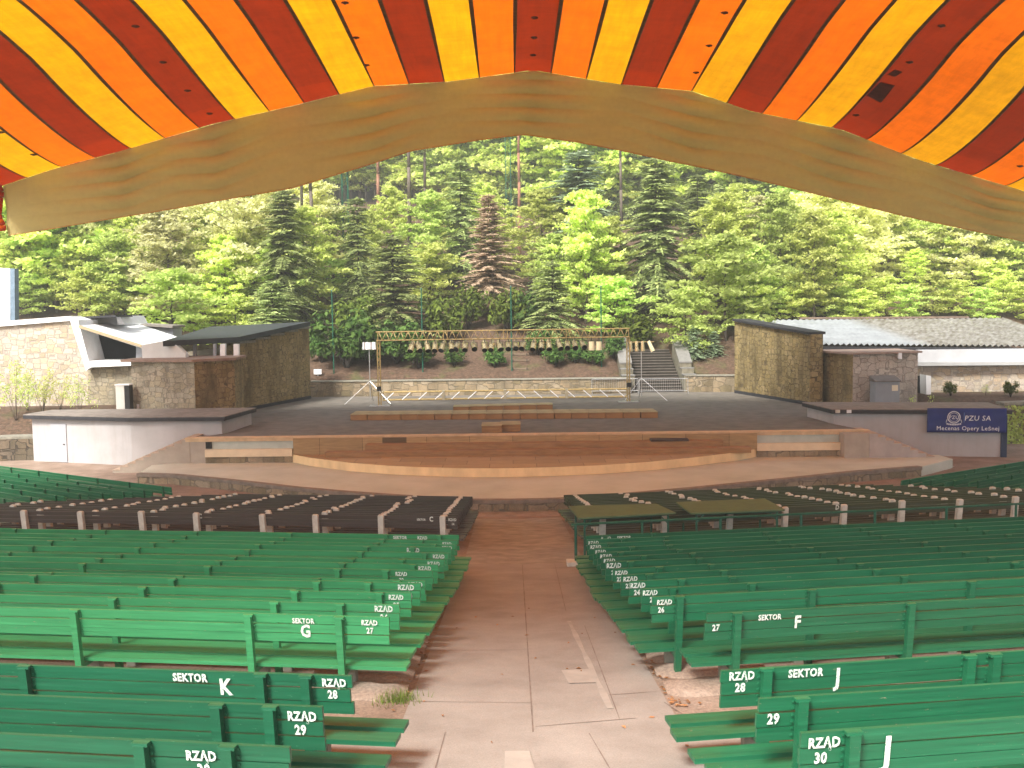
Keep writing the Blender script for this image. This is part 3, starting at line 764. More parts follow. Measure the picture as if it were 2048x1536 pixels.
fbox(MB(), 372, 1738, .006, .14, ZS - .14, ZS - .004).build('edge_fascia', WOODT, stage)
for pa, pb, dk in ((412, 586, (412, 424)), (1512, 1692, (1680, 1692))):
    fbox(MB(), pa, pb, .008, .05, 1.08, ZS - .146).build('back_panel', plain('pale recess panel', (.42, .47, .42), .8, .1, 2), stage)
    fbox(MB(), pa, pb, .054, .30, .78, 1.16).build('front_panel', plain('cream panel', (.66, .55, .38), .8, .08, 2), stage)
    fbox(MB(), pa, pb, .01, .22, .40, .776).build('stone_base', STONE_W, stage)
    fbox(MB(), dk[0], dk[1], .06, .12, 1.2, ZS - .15).build('vent', BLACKIN, stage)
# apron
apx = [(275, 948), (345, 950), (420, 957), (505, 966), (590, 976), (680, 984), (760, 990), (850, 996), (945, 1001), (1030, 1001), (1115, 999), (1210, 993), (1300, 985), (1390, 977), (1480, 968), (1590, 957), (1700, 945), (1842, 934)]
ap = [xy(atz(x, y, ZA)) for x, y in apx]
pol = ap + [xy(atz(1905, 934, 0.05)), (fl1.x + 3.5, fl1.y - .2), (fl1.x, fl1.y + .3), (fl0.x, fl0.y + .3), (fl0.x - 1.6, fl0.y - .6)]
apron = thing('apron_stage', 'low pinkish concrete forestage with a stone front between stage and benches', 'stage', (0, 45, 0))
q = [(x, y - 45) for x, y in pol]
zl = [ZA] * len(q); zl[len(ap)] = .02; zl[len(ap) + 1] = .1; 
MB().prism(q, -.4, ZA).build('floor', APRON, apron)
cap = MB(); wall = MB()
for i in range(len(ap) - 1):
    a, c = Vector(ap[i]), Vector(ap[i + 1]); d = (c - a).normalized(); n2 = Vector((d.y, -d.x))
    for mb, o0, o1, z0, z1 in ((cap, -.25, .09, ZA + .004, ZA + .035), (cap, .03, .09, ZA - .12, ZA + .003), (wall, .004, .03, -.3, ZA - .1)):
        P = [a + n2 * o0, c + n2 * o0, c + n2 * o1, a + n2 * o1]
        mb.prism([(p.x, p.y - 45) for p in P], z0, z1)
cap.build('edge_cap', plain('weathered cap', (.20, .165, .13), .9, .25, 3, bmp=.4), apron)
wall.build('front_wall', STONE_W, apron)
# concrete ramp beside the right end of the apron
r0 = [atz(1842, 936, .43), atz(1735, 906, .43), atz(1905, 934, .02)]
rp = MB(); A_, B_, C_ = Vector((*ap[-1], ZA - .004)), Vector((fl1.x + 1.0, fl1.y - 1.0, ZA - .004)), Vector(atz(1910, 933, .01)); D_ = Vector(atz(1850, 920, .01))
rp.face([A_, C_, D_, B_]); tag(rp.build('ramp', APRON), kind='structure')

# thrust platform and steps
tpx = [(574, 903), (585, 909), (620, 916), (700, 926), (780, 932), (850, 935), (930, 937), (1010, 937), (1100, 935), (1200, 931), (1300, 924), (1400, 914), (1480, 904), (1525, 896), (1544, 889)]
tp = [xy(atz(x, y, ZP)) for x, y in tpx]
plat = thing('thrust_platform', 'rounded brown wooden platform with a pale plywood front, before the stage', 'platform', (0, 48, 0))
back = [xy(along(1500, 0, .02)), xy(along(600, 0, .02))]
MB().prism([(x, y - 48) for x, y in tp + back], ZA + .004, ZP).build('deck', WOOD, plat)
sk = MB()
for i in range(len(tp) - 1):
    a, c = Vector(tp[i]), Vector(tp[i + 1]); d = (c - a).normalized(); n2 = Vector((d.y, -d.x)) * .03
    sk.prism([(p.x, p.y - 48) for p in (a + n2 * .1, c + n2 * .1, c + n2, a + n2)], ZA + .006, ZP + .012)
sk.build('skirt', WOODF, plat)
steps = thing('wooden_steps', 'brown wooden steps from the rounded platform up to the stage', 'steps', (0, 53, 0))
st_ = MB()
fbox(st_, 588, 1512, .19, .26, ZP + .004, ZS - .008)
st_.build('riser', WOOD, steps)
fbox(MB(), 735, 1440, .264, .85, ZP + .004, 1.40).build('upper_step', WOODB, steps)
fbox(MB(), 660, 1490, .854, 1.45, ZP + .004, 1.12).build('lower_step', WOODB, steps)
fbox(MB(), 1298, 1372, .266, .9, 1.404, 1.50).build('dark_block', plain('dark stained wood', (.055, .03, .02), .8, .2, 3), steps)
# side stairs
def side_stairs(pbot, ptop, label, m_, nst=10):
    b0 = atz(*pbot, 0); t0 = atz(*ptop, ZS)
    yF = min(b0.y, t0.y) - .1
    t = thing('side_stairs', label, 'stairs', (b0.x, yF, 0))
    sx = 1 if t0.x > b0.x else -1; dx = abs(t0.x - b0.x) / nst; pts = [(0, -.3)]
    for k in range(nst):
        z1 = ZS * (k + 1) / nst - .04; pts += [(k * dx * sx, z1), ((k + 1) * dx * sx, z1)]
    pts.append((nst * dx * sx, -.3))
    MB().slab([(x, 0, z) for x, z in pts], (0, 2.4, 0)).build('body', m_, t, fix=True)
    tr = MB()
    for k in range(nst):
        xa = k * dx * sx; xb = (k + 1) * dx * sx - .0 * sx
        z1 = ZS * (k + 1) / nst
        tr.box(min(xa, xb) - .02, max(xa, xb) + .006, -.012, 2.42, z1 - .038, z1)
    tr.build('treads', plain('stair treads', (.42, .33, .25), .9, .15, 3), t)
    return t, sx * nst * dx
STW = plain('stair plaster', (.36, .315, .26), .9, .12, 1.5)
t, xe = side_stairs((238, 941), (380, 878), 'concrete side stairs beside the white hut left of the stage', STW)
MB().box(xe, xe + 1.0, .02, 1.2, -.2, ZS - .02).build('landing', STW, t)
t, xe = side_stairs((1880, 924), (1738, 866), 'concrete side stairs beside the blue banner right of the stage', plain('grey stair plaster', (.37, .33, .31), .9, .12, 1.5))
MB().box(xe - 1.25, xe, .02, 1.2, -.2, ZS - .02).build('landing', STW, t)
# tubular chairs by the right stairs
for k, (px, py) in enumerate(((1697, 903), (1722, 901), (1752, 897))):
    p = atz(px, py, ZA); t = thing('metal_chair', ['chrome chair frame at the stage corner right of the cream panel', 'chrome chair frame between two others by the right side stairs', 'chrome chair frame nearest the right side stairs treads'][k], 'chair', (p.x, p.y - .25, ZA), rad(20 * k - 15), 'chrome chairs by the right side stairs')
    fr_ = MB()
    for sx in (-.22, .22):
        fr_.tube((sx, -.2, 0), (sx, -.2, .45), .014); fr_.tube((sx, .2, 0), (sx, .27, .88), .014); fr_.tube((sx, -.2, .44), (sx, .22, .44), .014); fr_.tube((sx, -.2, .02), (sx, .2, .02), .012)
    fr_.tube((-.22, .27, .88), (.22, .27, .88), .014); fr_.build('frame', STEEL, t)
    MB().box(-.21, .21, -.19, .2, .452, .475).build('seat', plain('grey seat shell', (.33, .29, .26), .6, .1, 3), t)
    MB().box(-.205, .205, .235, .25, .62, .85).build('backrest', plain('grey back shell', (.33, .29, .26), .6, .1, 3), t)

# stage blocks
def block_row(pxa, pxb, py, n, z, dep, h, label, group, zb=ZS):
    a, c = atz(pxa, py, zb), atz(pxb, py + (0), zb)
    c = atz(pxb, py - 5, zb)
    me = None
    for k in range(n):
        p = a.lerp(c, (k + .5) / n); w_ = (c - a).length / n
        t = thing('stage_block', label, 'stage block', (p.x, p.y + dep / 2, zb), 0, group)
        if me is None:
            b = MB(); b.box(-w_ / 2 + .02, w_ / 2 - .02, -dep / 2, dep / 2, .006, h - .03); me = b.mesh('box', WOODB)
            tpm = MB().box(-w_ / 2 + .008, w_ / 2 - .008, -dep / 2 - .02, dep / 2, h - .029, h).mesh('top_board', plain('block top board', (.34, .28, .15), .8, .25, 1.5))
        inst('box', me, t); o = inst('top_board', tpm, t, (0, 0, R.uniform(-.004, .004)))
        t.rotation_euler = (0, 0, R.uniform(-.012, .012))
block_row(701, 1316, 841, 18, 0, 2.0, .36, 'low brown wooden block in the long row on the stage', 'wooden blocks in the long row on the stage')
block_row(906, 1106, 824, 6, 0, 1.3, .34, 'low brown wooden block in the short row behind the long one', 'wooden blocks in the short row on the stage')
block_row(964, 1040, 867, 2, 0, 1.5, .40, 'low brown wooden block of the pair near the stage front', 'pair of wooden blocks at the stage front')

# ------------------------------------------------------------------ lighting truss
ta_, tb_ = atz(760, 812, ZS), atz(1257, 804, ZS)
ht = atd(760, 664, ta_.y).z - ZS; hb_ = atd(760, 681, ta_.y).z - ZS
t = thing('lighting_truss', 'yellowish lattice truss on two thin legs across the stage', 'lighting truss', (ta_.x, ta_.y, ZS))
L = tb_ - ta_
bm_ = MB()
for dy, z in ((-.25, ht), (.25, ht), (0, hb_)):
    bm_.tube(Vector((-.15, dy, z)), L * 1.005 + Vector((0, dy, z)), .045 if z == hb_ else .035, 6)
nb = 34
for k in range(nb):
    for dy in (-.25, .25):
        p, q = L * (k / nb), L * ((k + .5) / nb); r_ = L * ((k + 1) / nb)
        bm_.tube(p + Vector((0, dy, ht)), q + Vector((0, 0, hb_)), .02, 4); bm_.tube(q + Vector((0, 0, hb_)), r_ + Vector((0, dy, ht)), .02, 4)
for k in (0, .26, .275, .5, .515, .75, .765, 1):
    bm_.tube(L * k + Vector((0, -.25, hb_)), L * k + Vector((0, -.25, ht)), .03, 4)
bm_.build('beam', BRASS, t)
for p in (Vector((0, 0, 0)), L):
    b = MB()
    for dx, dy in ((-.09, -.09), (.09, -.09), (.09, .09), (-.09, .09)): b.tube(p + Vector((dx, dy, 0)), p + Vector((dx, dy, hb_)), .03, 5)
    for k in range(12): b.tube(p + Vector((-.09, -.09, hb_ * k / 12)), p + Vector((.09, -.09, hb_ * (k + 1) / 12)), .015, 4); b.tube(p + Vector((.09, .09, hb_ * k / 12)), p + Vector((-.09, .09, hb_ * (k + 1) / 12)), .015, 4)
    b.build('leg', BRASS, t)
    MB().box(p.x - .7, p.x + .7, p.y - .35, p.y + .35, p.z + .004, p.z + .06).build('base_plate', STEEL, t)
    b = MB(); b.box(p.x - .14, p.x + .14, p.y - .4, p.y - .1, p.z + 1.05, p.z + 1.35); b.build('winch', BLKM, t)
# stage lights hanging below
pm, ym, lm = MB(), MB(), MB()
pm.tube((0, .3, .22), (0, -.30, -.2), .19, 10, .21); pm.tube((0, .45, .33), (0, .3, .22), .1, 8, .17)
lm.tube((0, -.298, -.199), (0, -.315, -.211), .185, 10)
ym.tube((-.23, 0, 0), (-.23, 0, .3), .02, 4); ym.tube((.23, 0, 0), (.23, 0, .3), .02, 4); ym.tube((-.23, 0, .3), (.23, 0, .3), .02, 4); ym.tube((0, 0, .3), (0, 0, .5), .03, 5)
CAN = plain('dull brass can', (.62, .52, .3), .25, .3, 6, .8)
mes = [pm.mesh('can', CAN), lm.mesh('lens', BLACKIN), ym.mesh('yoke', BLKM)]
lx = [823, 838, 855, 870, 885, 903, 914, 930, 948, 969, 983, 999, 1017, 1032, 1046, 1067, 1083, 1098, 1119, 1135, 1150, 1166]
GLT = 'stage lights hanging under the truss'
for k, px in enumerate(lx):
    p = atd(px, 692, ta_.y - .02)
    o = thing('stage_light', 'dull brass stage light with a dark mouth hanging under the truss', 'stage light', (p.x, p.y, ta_.z + hb_ - .5), R.uniform(-.35, .35), GLT)
    o.rotation_euler.x = R.uniform(-.15, .2)
    for nm, me in zip(('can', 'lens', 'yoke'), mes): inst(nm, me, o)
for k, px in enumerate((1183, 1198)):
    p = atd(px, 692, ta_.y - .02)
    o = thing('stage_light', ['pale upright stage light, second from the right end of the truss row', 'pale upright stage light at the right end of the truss row'][k], 'stage light', (p.x, p.y, ta_.z + hb_ - .5), 0, GLT)
    b = MB(); b.tube((0, 0, -.36), (0, 0, .22), .2, 10, .18); b.build('can', plain('cream can', (.75, .66, .42), .4, .1, 3), o)
    MB().tube((0, 0, -.358), (0, 0, -.372), .17, 10).build('lens', BLACKIN, o)
    inst('yoke', mes[2], o)
# truss section lying on the floor
p0, p1 = atz(758, 806, ZS), atz(1262, 799, ZS)
p0.y += 1.5; p1.y += 1.5
t = thing('truss_section', 'pale lattice truss section lying along the stage floor behind the blocks', 'truss', (p0.x, p0.y, ZS)); L = p1 - p0
b = MB()
for dy, z in ((0, .06), (0, .62), (.55, .06), (.55, .62)): b.tube(Vector((0, dy, z)), L + Vector((0, dy, z)), .045, 6)
b.build('chords', BRASS, t)
for k in range(15):
    s = 1 if k > 7 else 0
    a, c = L * ((k + .25) / 15), L * ((k + .75) / 15)
    if s: a, c = c, a
    MB().tube(a + Vector((0, -.02, .08)), c + Vector((0, -.02, .6)), .035, 6).build('brace', ALU, t)
DULL = plain('dull frame', (.3, .26, .18), .6, .2, 4)
for k in (0, .25, .5, .75, 1): MB().box(L.x * k - .1, L.x * k + .1, L.y * k - .05, L.y * k + .6, 0.004, .68).build('end_frame', DULL, t)
# tripod light stands
def stand(px, py, toppy, label, heads):
    p = atz(px, py, ZS); h = atd(px, toppy, p.y).z - ZS
    t = thing('light_stand', label, 'light stand', (p.x, p.y, ZS))
    MB().tube((0, 0, .25), (0, 0, h), .035, 6).build('pole', STEEL, t)
    for a, l, m_ in ((212, 1.95, ALU), (325, 1.9, STEEL), (90, 1.4, BLKM)) if heads == 'cluster' else ((-33, 1.95, ALU), (215, 1.6, STEEL), (90, 1.4, BLKM)):
        MB().tube((0, 0, 1.55), (l * math.cos(rad(a)), l * math.sin(rad(a)), .02), .017, 5).build('leg', m_, t)
    if heads == 'cluster':
        for k in range(4):
            b = MB(); x = -.35 + .23 * k; b.tube((x, 0, h + .25), (x + .02, -.1, h - .25), .13, 8, .15); b.build('lamp_head', ALU if k % 2 else STEEL, t)
    else:
        MB().tube((-.9, 0, h), (.9, 0, h), .03, 5).build('crossbar', BRASS, t)
        for k in range(4):
            b = MB(); x = -.75 + .42 * k; b.tube((x, .05, h + .05), (x + (.3 if k == 3 else 0), -.1, h - .65), .12, 8, .15); b.build('lamp_head', CAN if k < 3 else plain('cream lamp', (.75, .66, .42), .4, .1, 3), t)
stand(741, 806, 692, 'tripod stand with a clump of shiny lamps left of the truss', 'cluster')
stand(1283, 800, 684, 'tripod stand with a bar of brass lamps right of the truss', 'bar')

# ------------------------------------------------------------------ retaining wall, stairs, barriers, fence posts
wa, wb = atz(618, 794, ZS), atz(1262, 787, ZS)
def wallseg(pa, pb, h, label):
    t = thing('retaining_wall', label, 'wall', (pa.x, pa.y, ZS)); d = (pb - pa).normalized(); n2 = Vector((-d.y, d.x)); L = pb - pa
    pl = [(0, 0), (L.x, L.y), (L.x + n2.x * 1.0, L.y + n2.y * 1.0), (n2.x * 1.0, n2.y * 1.0)]
    MB().prism(pl, -.5, h).build('stonework', STONE_W, t)
    pl2 = [(-d.x * .02 - n2.x * .06, -n2.y * .06), (L.x - n2.x * .06, L.y - n2.y * .06), (L.x + n2.x * 1.02, L.y + n2.y * 1.02), (n2.x * 1.02, n2.y * 1.02)]
    MB().prism(pl2, h + .003, h + .07).build('coping', CONC2, t)
wallseg(wa, wb, 1.12, 'low tan stone wall along the back of the stage, left of the dark stairs')
wc, wd_ = atz(1372, 784, ZS), atz(1472, 784, ZS)
wallseg(wc, wd_, 1.2, 'short tan stone wall between the dark stairs and the right wing')
sa, sb = atz(1270, 785, ZS), atz(1368, 784, ZS)
t = thing('stone_stairs', 'dark stone stairs with sloping cheek walls climbing the hill behind the stage', 'stairs', (sa.x, sa.y, ZS))
wS = sb.x - sa.x; b = MB(); nS = 15
for k in range(nS): b.box(.0 + .012 * k, wS - .012 * k, k * .42, 7.5, k * .2 - (.2 if k == 0 else 0), (k + 1) * .2 - .05)
b.build('risers', plain('dark stair stone', (.03, .025, .02), .9, .3, 3), t)
b = MB()
for k in range(nS): b.box(.004 + .012 * k, wS - .004 - .012 * k, k * .42 - .05, k * .42 + .42, (k + 1) * .2 - .048, (k + 1) * .2)
b.build('treads', plain('stair stone', (.11, .095, .08), .9, .3, 3), t)
for x0_, x1_ in ((-.95, -.02), (wS + .02, wS + .95)):
    b = MB()
    b.box(x0_, x1_, -.1, .9, -.2, 1.25); b.box(x0_, x1_, .9, 1.9, -.2, 1.7); 
    sh = .35 if x0_ < 0 else -.35
    b.hexa([(x0_, 1.9, -.2), (x1_, 1.9, -.2), (x1_, 5.6, .5), (x0_, 5.6, .5), (x0_, 1.9, 2.1), (x1_, 1.9, 2.1), (x1_, 5.6, 4.0), (x0_, 5.6, 4.0)])
    b.build('cheek_wall', plain('mossy cheek stone', (.17, .155, .115), .95, .35, 3), t)
    b = MB(); b.box(x0_ - .04, x1_ + .04, -.14, .92, 1.253, 1.34); b.box(x0_ - .04, x1_ + .04, .93, 1.88, 1.703, 1.78)
    b.hexa([(x0_ - .04, 1.86, 2.104), (x1_ + .04, 1.86, 2.104), (x1_ + .04, 5.62, 4.004), (x0_ - .04, 5.62, 4.004), (x0_ - .04, 1.86, 2.2), (x1_ + .04, 1.86, 2.2), (x1_ + .04, 5.62, 4.1), (x0_ - .04, 5.62, 4.1)])
    b.build('coping', plain('cheek coping', (.17, .165, .155), .85, .2, 3), t)
for (pa, pb, lab) in ((1183, 1275, 'steel crowd barrier before the low stone wall, left of the stairs'), (1277, 1374, 'steel crowd barrier standing across the foot of the dark stairs')):
    a, c = atz(pa, 787, ZS), atz(pb, 786, ZS); a.y -= .5; c.y -= .5; c.x = a.x + (c.x - a.x) * .995; L = c - a; hB = 1.12
    t = thing('crowd_barrier', lab, 'barrier', (a.x, a.y, ZS), 0, 'steel crowd barriers at the back of the stage')
    b = MB(); b.tube((0, 0, .2), (0, 0, hB), .028); b.tube(L + Vector((0, 0, .2)), L + Vector((0, 0, hB)), .028); b.tube((0, 0, hB), L + Vector((0, 0, hB)), .028); b.tube((0, 0, .22), L + Vector((0, 0, .22)), .025); b.build('frame', STEEL, t)
    b = MB()
    for k in range(1, 26): b.tube(L * (k / 26) + Vector((0, 0, .22)), L * (k / 26) + Vector((0, 0, hB)), .009, 4)
    b.build('bars', STEEL, t)
    for f in (.0, 1.0):
        b = MB(); q = L * f; b.tube((q.x, q.y - .3, .015), (q.x, q.y, .22), .022); b.tube((q.x, q.y + .3, .015), (q.x, q.y, .22), .022); b.build('foot', STEEL, t)
for k, (px, pb, pt, d) in enumerate(((668, 752, 582, 78.0), (846, 754, 578, 78.2), (1024, 752, 574, 78.3), (1203, 750, 574, 78.6))):
    p = atd(px, pb, d); h = atd(px, pt, d).z; gz = ground_z(p.x, d)
    t = thing('fence_post', ['tall thin green post beside the left wing wall', 'tall thin green post behind the left half of the truss', 'tall thin green post behind the middle of the truss', 'tall thin green post behind the right half of the truss'][k], 'post', (p.x, d, gz), 0, 'thin green posts behind the stage')
    MB().tube((0, 0, -.2), (0, 0, h - gz), .055, 6, .045).build('shaft', GMET, t)
    MB().tube((0, 0, h - gz), (0, 0, h - gz + .1), .09, 6, .03).build('cap', GMET, t)
# rustic log steps on the slope
for k, (px, py) in enumerate(((1040, 741), (1040, 724), (1040, 712), (1038, 700), (1045, 650), (1047, 641))):
    p = atg(px, py); wdt = 1.5 if k < 4 else 2.2
    t = thing('log_step', 'dark timber step on the earth path up the slope behind the truss', 'step', (p.x, p.y, p.z), R.uniform(-.06, .06), 'timber steps up the slope')
    b = MB(); b.tube((-wdt / 2, 0, .08), (wdt / 2, 0, .1), .11, 8); b.build('log', plain('old log', (.13, .095, .065), .95, .3, 3), t)
    b = MB(); b.tube((-wdt / 2 + .2, -.12, -.3), (-wdt / 2 + .2, -.12, .22), .04, 5); b.tube((wdt / 2 - .2, -.12, -.3), (wdt / 2 - .2, -.12, .22), .04, 5); b.build('stake', BARKD, t)
# small white box sign left
p = atg(636, 752); t = thing('floodlight', 'small white box floodlight on the slope beside the left wing wall', 'floodlight', (p.x, p.y, p.z))
MB().box(-.3, .3, -.12, .12, .14, .52).build('housing', WHITE, t); MB().tube((0, 0, -.1), (0, 0, .14), .05).build('stand', STEEL, t)

# ------------------------------------------------------------------ huts beside the stage
def hut(plan, zt_, roofplan, label, door=None, band=.25):
    c = plan[0]; t = thing('hut', label, 'hut', (c[0], c[1], 0))
    MB().prism([(x - c[0], y - c[1]) for x, y in plan], -.3, zt_ - band).build('wall', WALLW, t)
    r = [(x - c[0], y - c[1]) for x, y in roofplan]
    MB().prism(r, zt_ - band + .003, zt_ - .05).build('fascia', DARK, t)
    MB().prism(r, zt_ - .047, zt_).build('roof', TARP, t)
    return t, c
A = atz(68, 922, 0); B = atz(265, 931, 0); C = atd(443, 832, 53.4); Dk = Vector((C.x + .5, 57.6, 0)); E = Vector((A.x + .6, 58.0, 0))
zr = atd(265, 833, B.y).z
rA = atd(46, 832, A.y - .2)
t, c = hut([xy(A), xy(B), xy(C), xy(Dk), xy(E)], zr, [xy(rA), (B.x, B.y - .25), (C.x + .25, C.y - .3), (Dk.x + .25, Dk.y + .2), (E.x - .5, E.y + .2)], 'white plastered hut with a flat dark-edged roof left of the stage')
u = (B - A); f0 = (A + u * ((107 - 68) / 197)) - A; f1 = (A + u * ((138 - 68) / 197)) - A; n2 = Vector((u.y, -u.x, 0)).normalized()
dr = MB(); dr.prism([xy(f0 + n2 * .004), xy(f1 + n2 * .004), xy(f1 + n2 * .05), xy(f0 + n2 * .05)], .02, 2.15); dobj = dr.build('door', plain('grey door', (.36, .37, .40), .6, .06, 2), t)
h_ = f0.lerp(f1, .85) + n2 * .07; MB().box(h_.x - .05, h_.x + .05, h_.y - .02, h_.y + .02, 1.0, 1.05).build('handle', BLKM, dobj)
F1 = atd(1668, 830, 53.9); F2 = atz(2012, 914, 0); F3 = Vector((F2.x + .6, F2.y + 3.6, 0)); F4 = Vector((F1.x - .35, 57.6, 0))
zr2 = atd(1668, 817, F1.y).z
t, c = hut([xy(F1), xy(F2), xy(F3), xy(F4)], zr2, [(F1.x - .2, F1.y - .25), (F2.x + .15, F2.y - .25), (F3.x + .2, F3.y + .2), (F4.x - .25, F4.y + .2)], 'white plastered hut carrying the blue banner right of the stage')
u = F2 - F1; n2 = Vector((u.y, -u.x, 0)).normalized(); ud = u.normalized()
pl = [xy(u + n2 * .01), xy(u - ud * .3 + n2 * .01), xy(u - ud * .3 + n2 * .12), xy(u + n2 * .12)]
MB().prism(pl, -.1, zr2 - .31).build('corner_post', plain('dark blue post', (.02, .03, .07), .6, .2, 2), t)
for px in (1674, 1697):
    f = (px - 1668) / 344; q = ud * (u.length * f) + n2 * .28
    MB().box(q.x - .12, q.x + .12, q.y - .03, q.y + .03, zr2 - .22, zr2 - .04).build('notice', WHITE if px > 1690 else CONC, t)
# banner
ba = F1 + ud * (u.length * (1853 - 1668) / 344) + n2 * .34; bw = u.length * (2003 - 1853) / 344
zb0, zb1 = atd(1925, 862, ba.y + .3).z, atd(1925, 814, ba.y + .3).z
bt = thing('banner', 'dark blue banner with white lettering hung on the white hut', 'banner', (ba.x, ba.y, zb0), math.atan2(ud.y, ud.x))
hB = zb1 - zb0
b = MB(); NXB, NZB = 30, 10
for i in range(NXB + 1):
    for j in range(NZB + 1):
        u_, v_ = i / NXB, j / NZB; b.v.append((bw * u_, .02 * math.sin(u_ * 9 + v_ * 3) * (1 - v_) + .015 * math.sin((u_ - v_) * 14) - .01, hB * v_))
for i in range(NXB):
    for j in range(NZB):
        a = i * (NZB + 1) + j; b.f.append((a, a + NZB + 1, a + NZB + 2, a + 1)); b.m.append(0)
bo = b.build('sheet', BLUEB, bt, smooth=True); mo = bo.modifiers.new('thick', 'SOLIDIFY'); mo.thickness = .01; mo.offset = -1
def btext(s, x, z, cap, it=0, bold=.01):
    me = text_mesh(s, cap, bold, it)
    if not me.materials: me.materials.append(WHITE)
    o = inst('lettering', me, bt, (x, -.06, z), (rad(90), 0, 0)); return o
k_ = bw / 150
btext('PZU SA', k_ * 95, hB * .50, hB * .2, .12, 0); btext('Mecenas Opery Leśnej', k_ * 77, hB * .10, hB * .165, 0, 0)
em = MB(); cx, cz, rr = k_ * 50.5, hB * .63, hB * .255
for k in range(28):
    a0, a1 = 2 * math.pi * k / 28, 2 * math.pi * (k + 1) / 28
    for r0_, r1_ in ((rr * .86, rr * 1.0), (rr * .66, rr * .72)):
        em.face([(cx + r0_ * math.cos(a0), -.058, cz + r0_ * math.sin(a0)), (cx + r1_ * math.cos(a0), -.058, cz + r1_ * math.sin(a0)), (cx + r1_ * math.cos(a1), -.058, cz + r1_ * math.sin(a1)), (cx + r0_ * math.cos(a1), -.058, cz + r0_ * math.sin(a1))])
for k in range(9):
    x = cx + (k - 4) * rr * .25; z = cz - rr * 1.05 - .04 * (1 - ((k - 4) / 4) ** 2); em.face([(x - rr * .1, -.058, z - rr * .14), (x + rr * .1, -.058, z - rr * .14), (x + rr * .1, -.058, z + rr * .1), (x - rr * .1, -.058, z + rr * .1)])
for s in (-1, 1):
    for k in range(4): em.face([(cx + s * rr * (1.02 + .06 * k), -.058, cz - rr * (.35 + .14 * k)), (cx + s * rr * (1.15 + .03 * k), -.058, cz - rr * (.4 + .14 * k)), (cx + s * rr * (1.1 + .03 * k), -.058, cz - rr * (.5 + .14 * k)), (cx + s * rr * (.97 + .05 * k), -.058, cz - rr * (.47 + .14 * k))])
em.build('emblem', plain('emblem silver', (.62, .64, .68), .5, .1, 3), bt)
btext('PZU', cx, cz - rr * .28, rr * .55, 0, .0)
MB().box(k_ * 69.5, k_ * 70.3, -.06, -.05, hB * .42, hB * .82).build('divider', plain('divider blue', (.1, .2, .5), .6, .1, 2), bt)

# ------------------------------------------------------------------ left wing building
lb = thing('stone_pavilion', 'stone and white backstage building left of the stage', 'building', (-28, 66, 1.7))
O = Vector((-28, 66, 1.7)); rel = lambda p: tuple(Vector(p) - O)
def extr(name, pix, d0, d1, m_, parent=lb, org=O, **k):
    pts = [atd(x, y, d0) - org for x, y in pix]
    return MB().slab(pts, (0, d1 - d0, 0)).build(name, m_, parent, fix=True, **k)
extr('wall', [(-160, 668), (141, 641), (176, 735), (176, 812), (-160, 815)], 66.0, 67.2, STONE_L)
extr('parapet', [(-160, 655), (141, 632), (146, 641), (-160, 666)], 65.8, 67.4, WHITE)
extr('parapet_edge', [(-160, 651), (230, 630), (232, 634), (-160, 655)], 67.5, 70.5, DARK)
extr('slanted_frame', [(138, 634), (156, 640), (181, 735), (172, 741)], 65.4, 68.5, WHITE)
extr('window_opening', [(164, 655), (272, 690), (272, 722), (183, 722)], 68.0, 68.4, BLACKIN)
extr('window_side', [(272, 688), (284, 690), (285, 722), (272, 722)], 66.2, 68.4, GREYP)
extr('sill', [(178, 722), (268, 722), (268, 731), (173, 735)], 65.4, 68.0, WHITE)
extr('lower_wall', [(176, 733), (268, 731), (268, 815), (176, 815)], 66.0, 67.0, STONE_G)
rf = MB(); P = [atd(154, 648, 65.6), atd(283, 690, 65.6), atd(362, 676, 74), atd(262, 643, 74)]
rf.slab([rel(p) for p in P], (0, 0, -.22)); rf.build('white_roof', WHITE, lb, fix=True)
extr('eave', [(156, 650), (283, 690), (283, 695), (158, 656)], 65.35, 65.59, plain('eave tan', (.4, .32, .2), .8, .1, 3))
extr('upper_block', [(150, 634), (232, 633), (240, 650), (158, 652)], 70.0, 73.5, WHITE)
extr('side_block', [(232, 632), (240, 632), (248, 648), (236, 650)], 69.0, 73.5, WHITE)
extr('far_roof', [(270, 647), (345, 651), (345, 656), (270, 651)], 76, 79, TARP); extr('far_wall', [(272, 652), (346, 657), (346, 676), (300, 672)], 76.4, 78.5, GREYP)
extr('white_parapet', [(283, 690), (326, 683), (352, 690), (371, 708), (371, 722), (285, 722)], 60.6, 61.2, plain('white parapet', (.66, .68, .66), .8, .06, 2))
# shaded porch wall with pale posts
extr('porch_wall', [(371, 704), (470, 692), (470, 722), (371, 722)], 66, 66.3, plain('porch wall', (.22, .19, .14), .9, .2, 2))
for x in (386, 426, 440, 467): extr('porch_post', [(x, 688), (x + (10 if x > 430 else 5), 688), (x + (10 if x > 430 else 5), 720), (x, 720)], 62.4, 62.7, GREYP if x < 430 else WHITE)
pr = MB(); P = [atd(326, 693, 60.0), atd(478, 684, 64.0), atd(620, 652, 73.5), atd(420, 662, 73.5)]
pr.slab([rel(p) for p in P], (0, 0, .32)); pr.build('dark_roof', plain('black roof slab', (.035, .04, .045), .6, .3, 3), lb, fix=True)
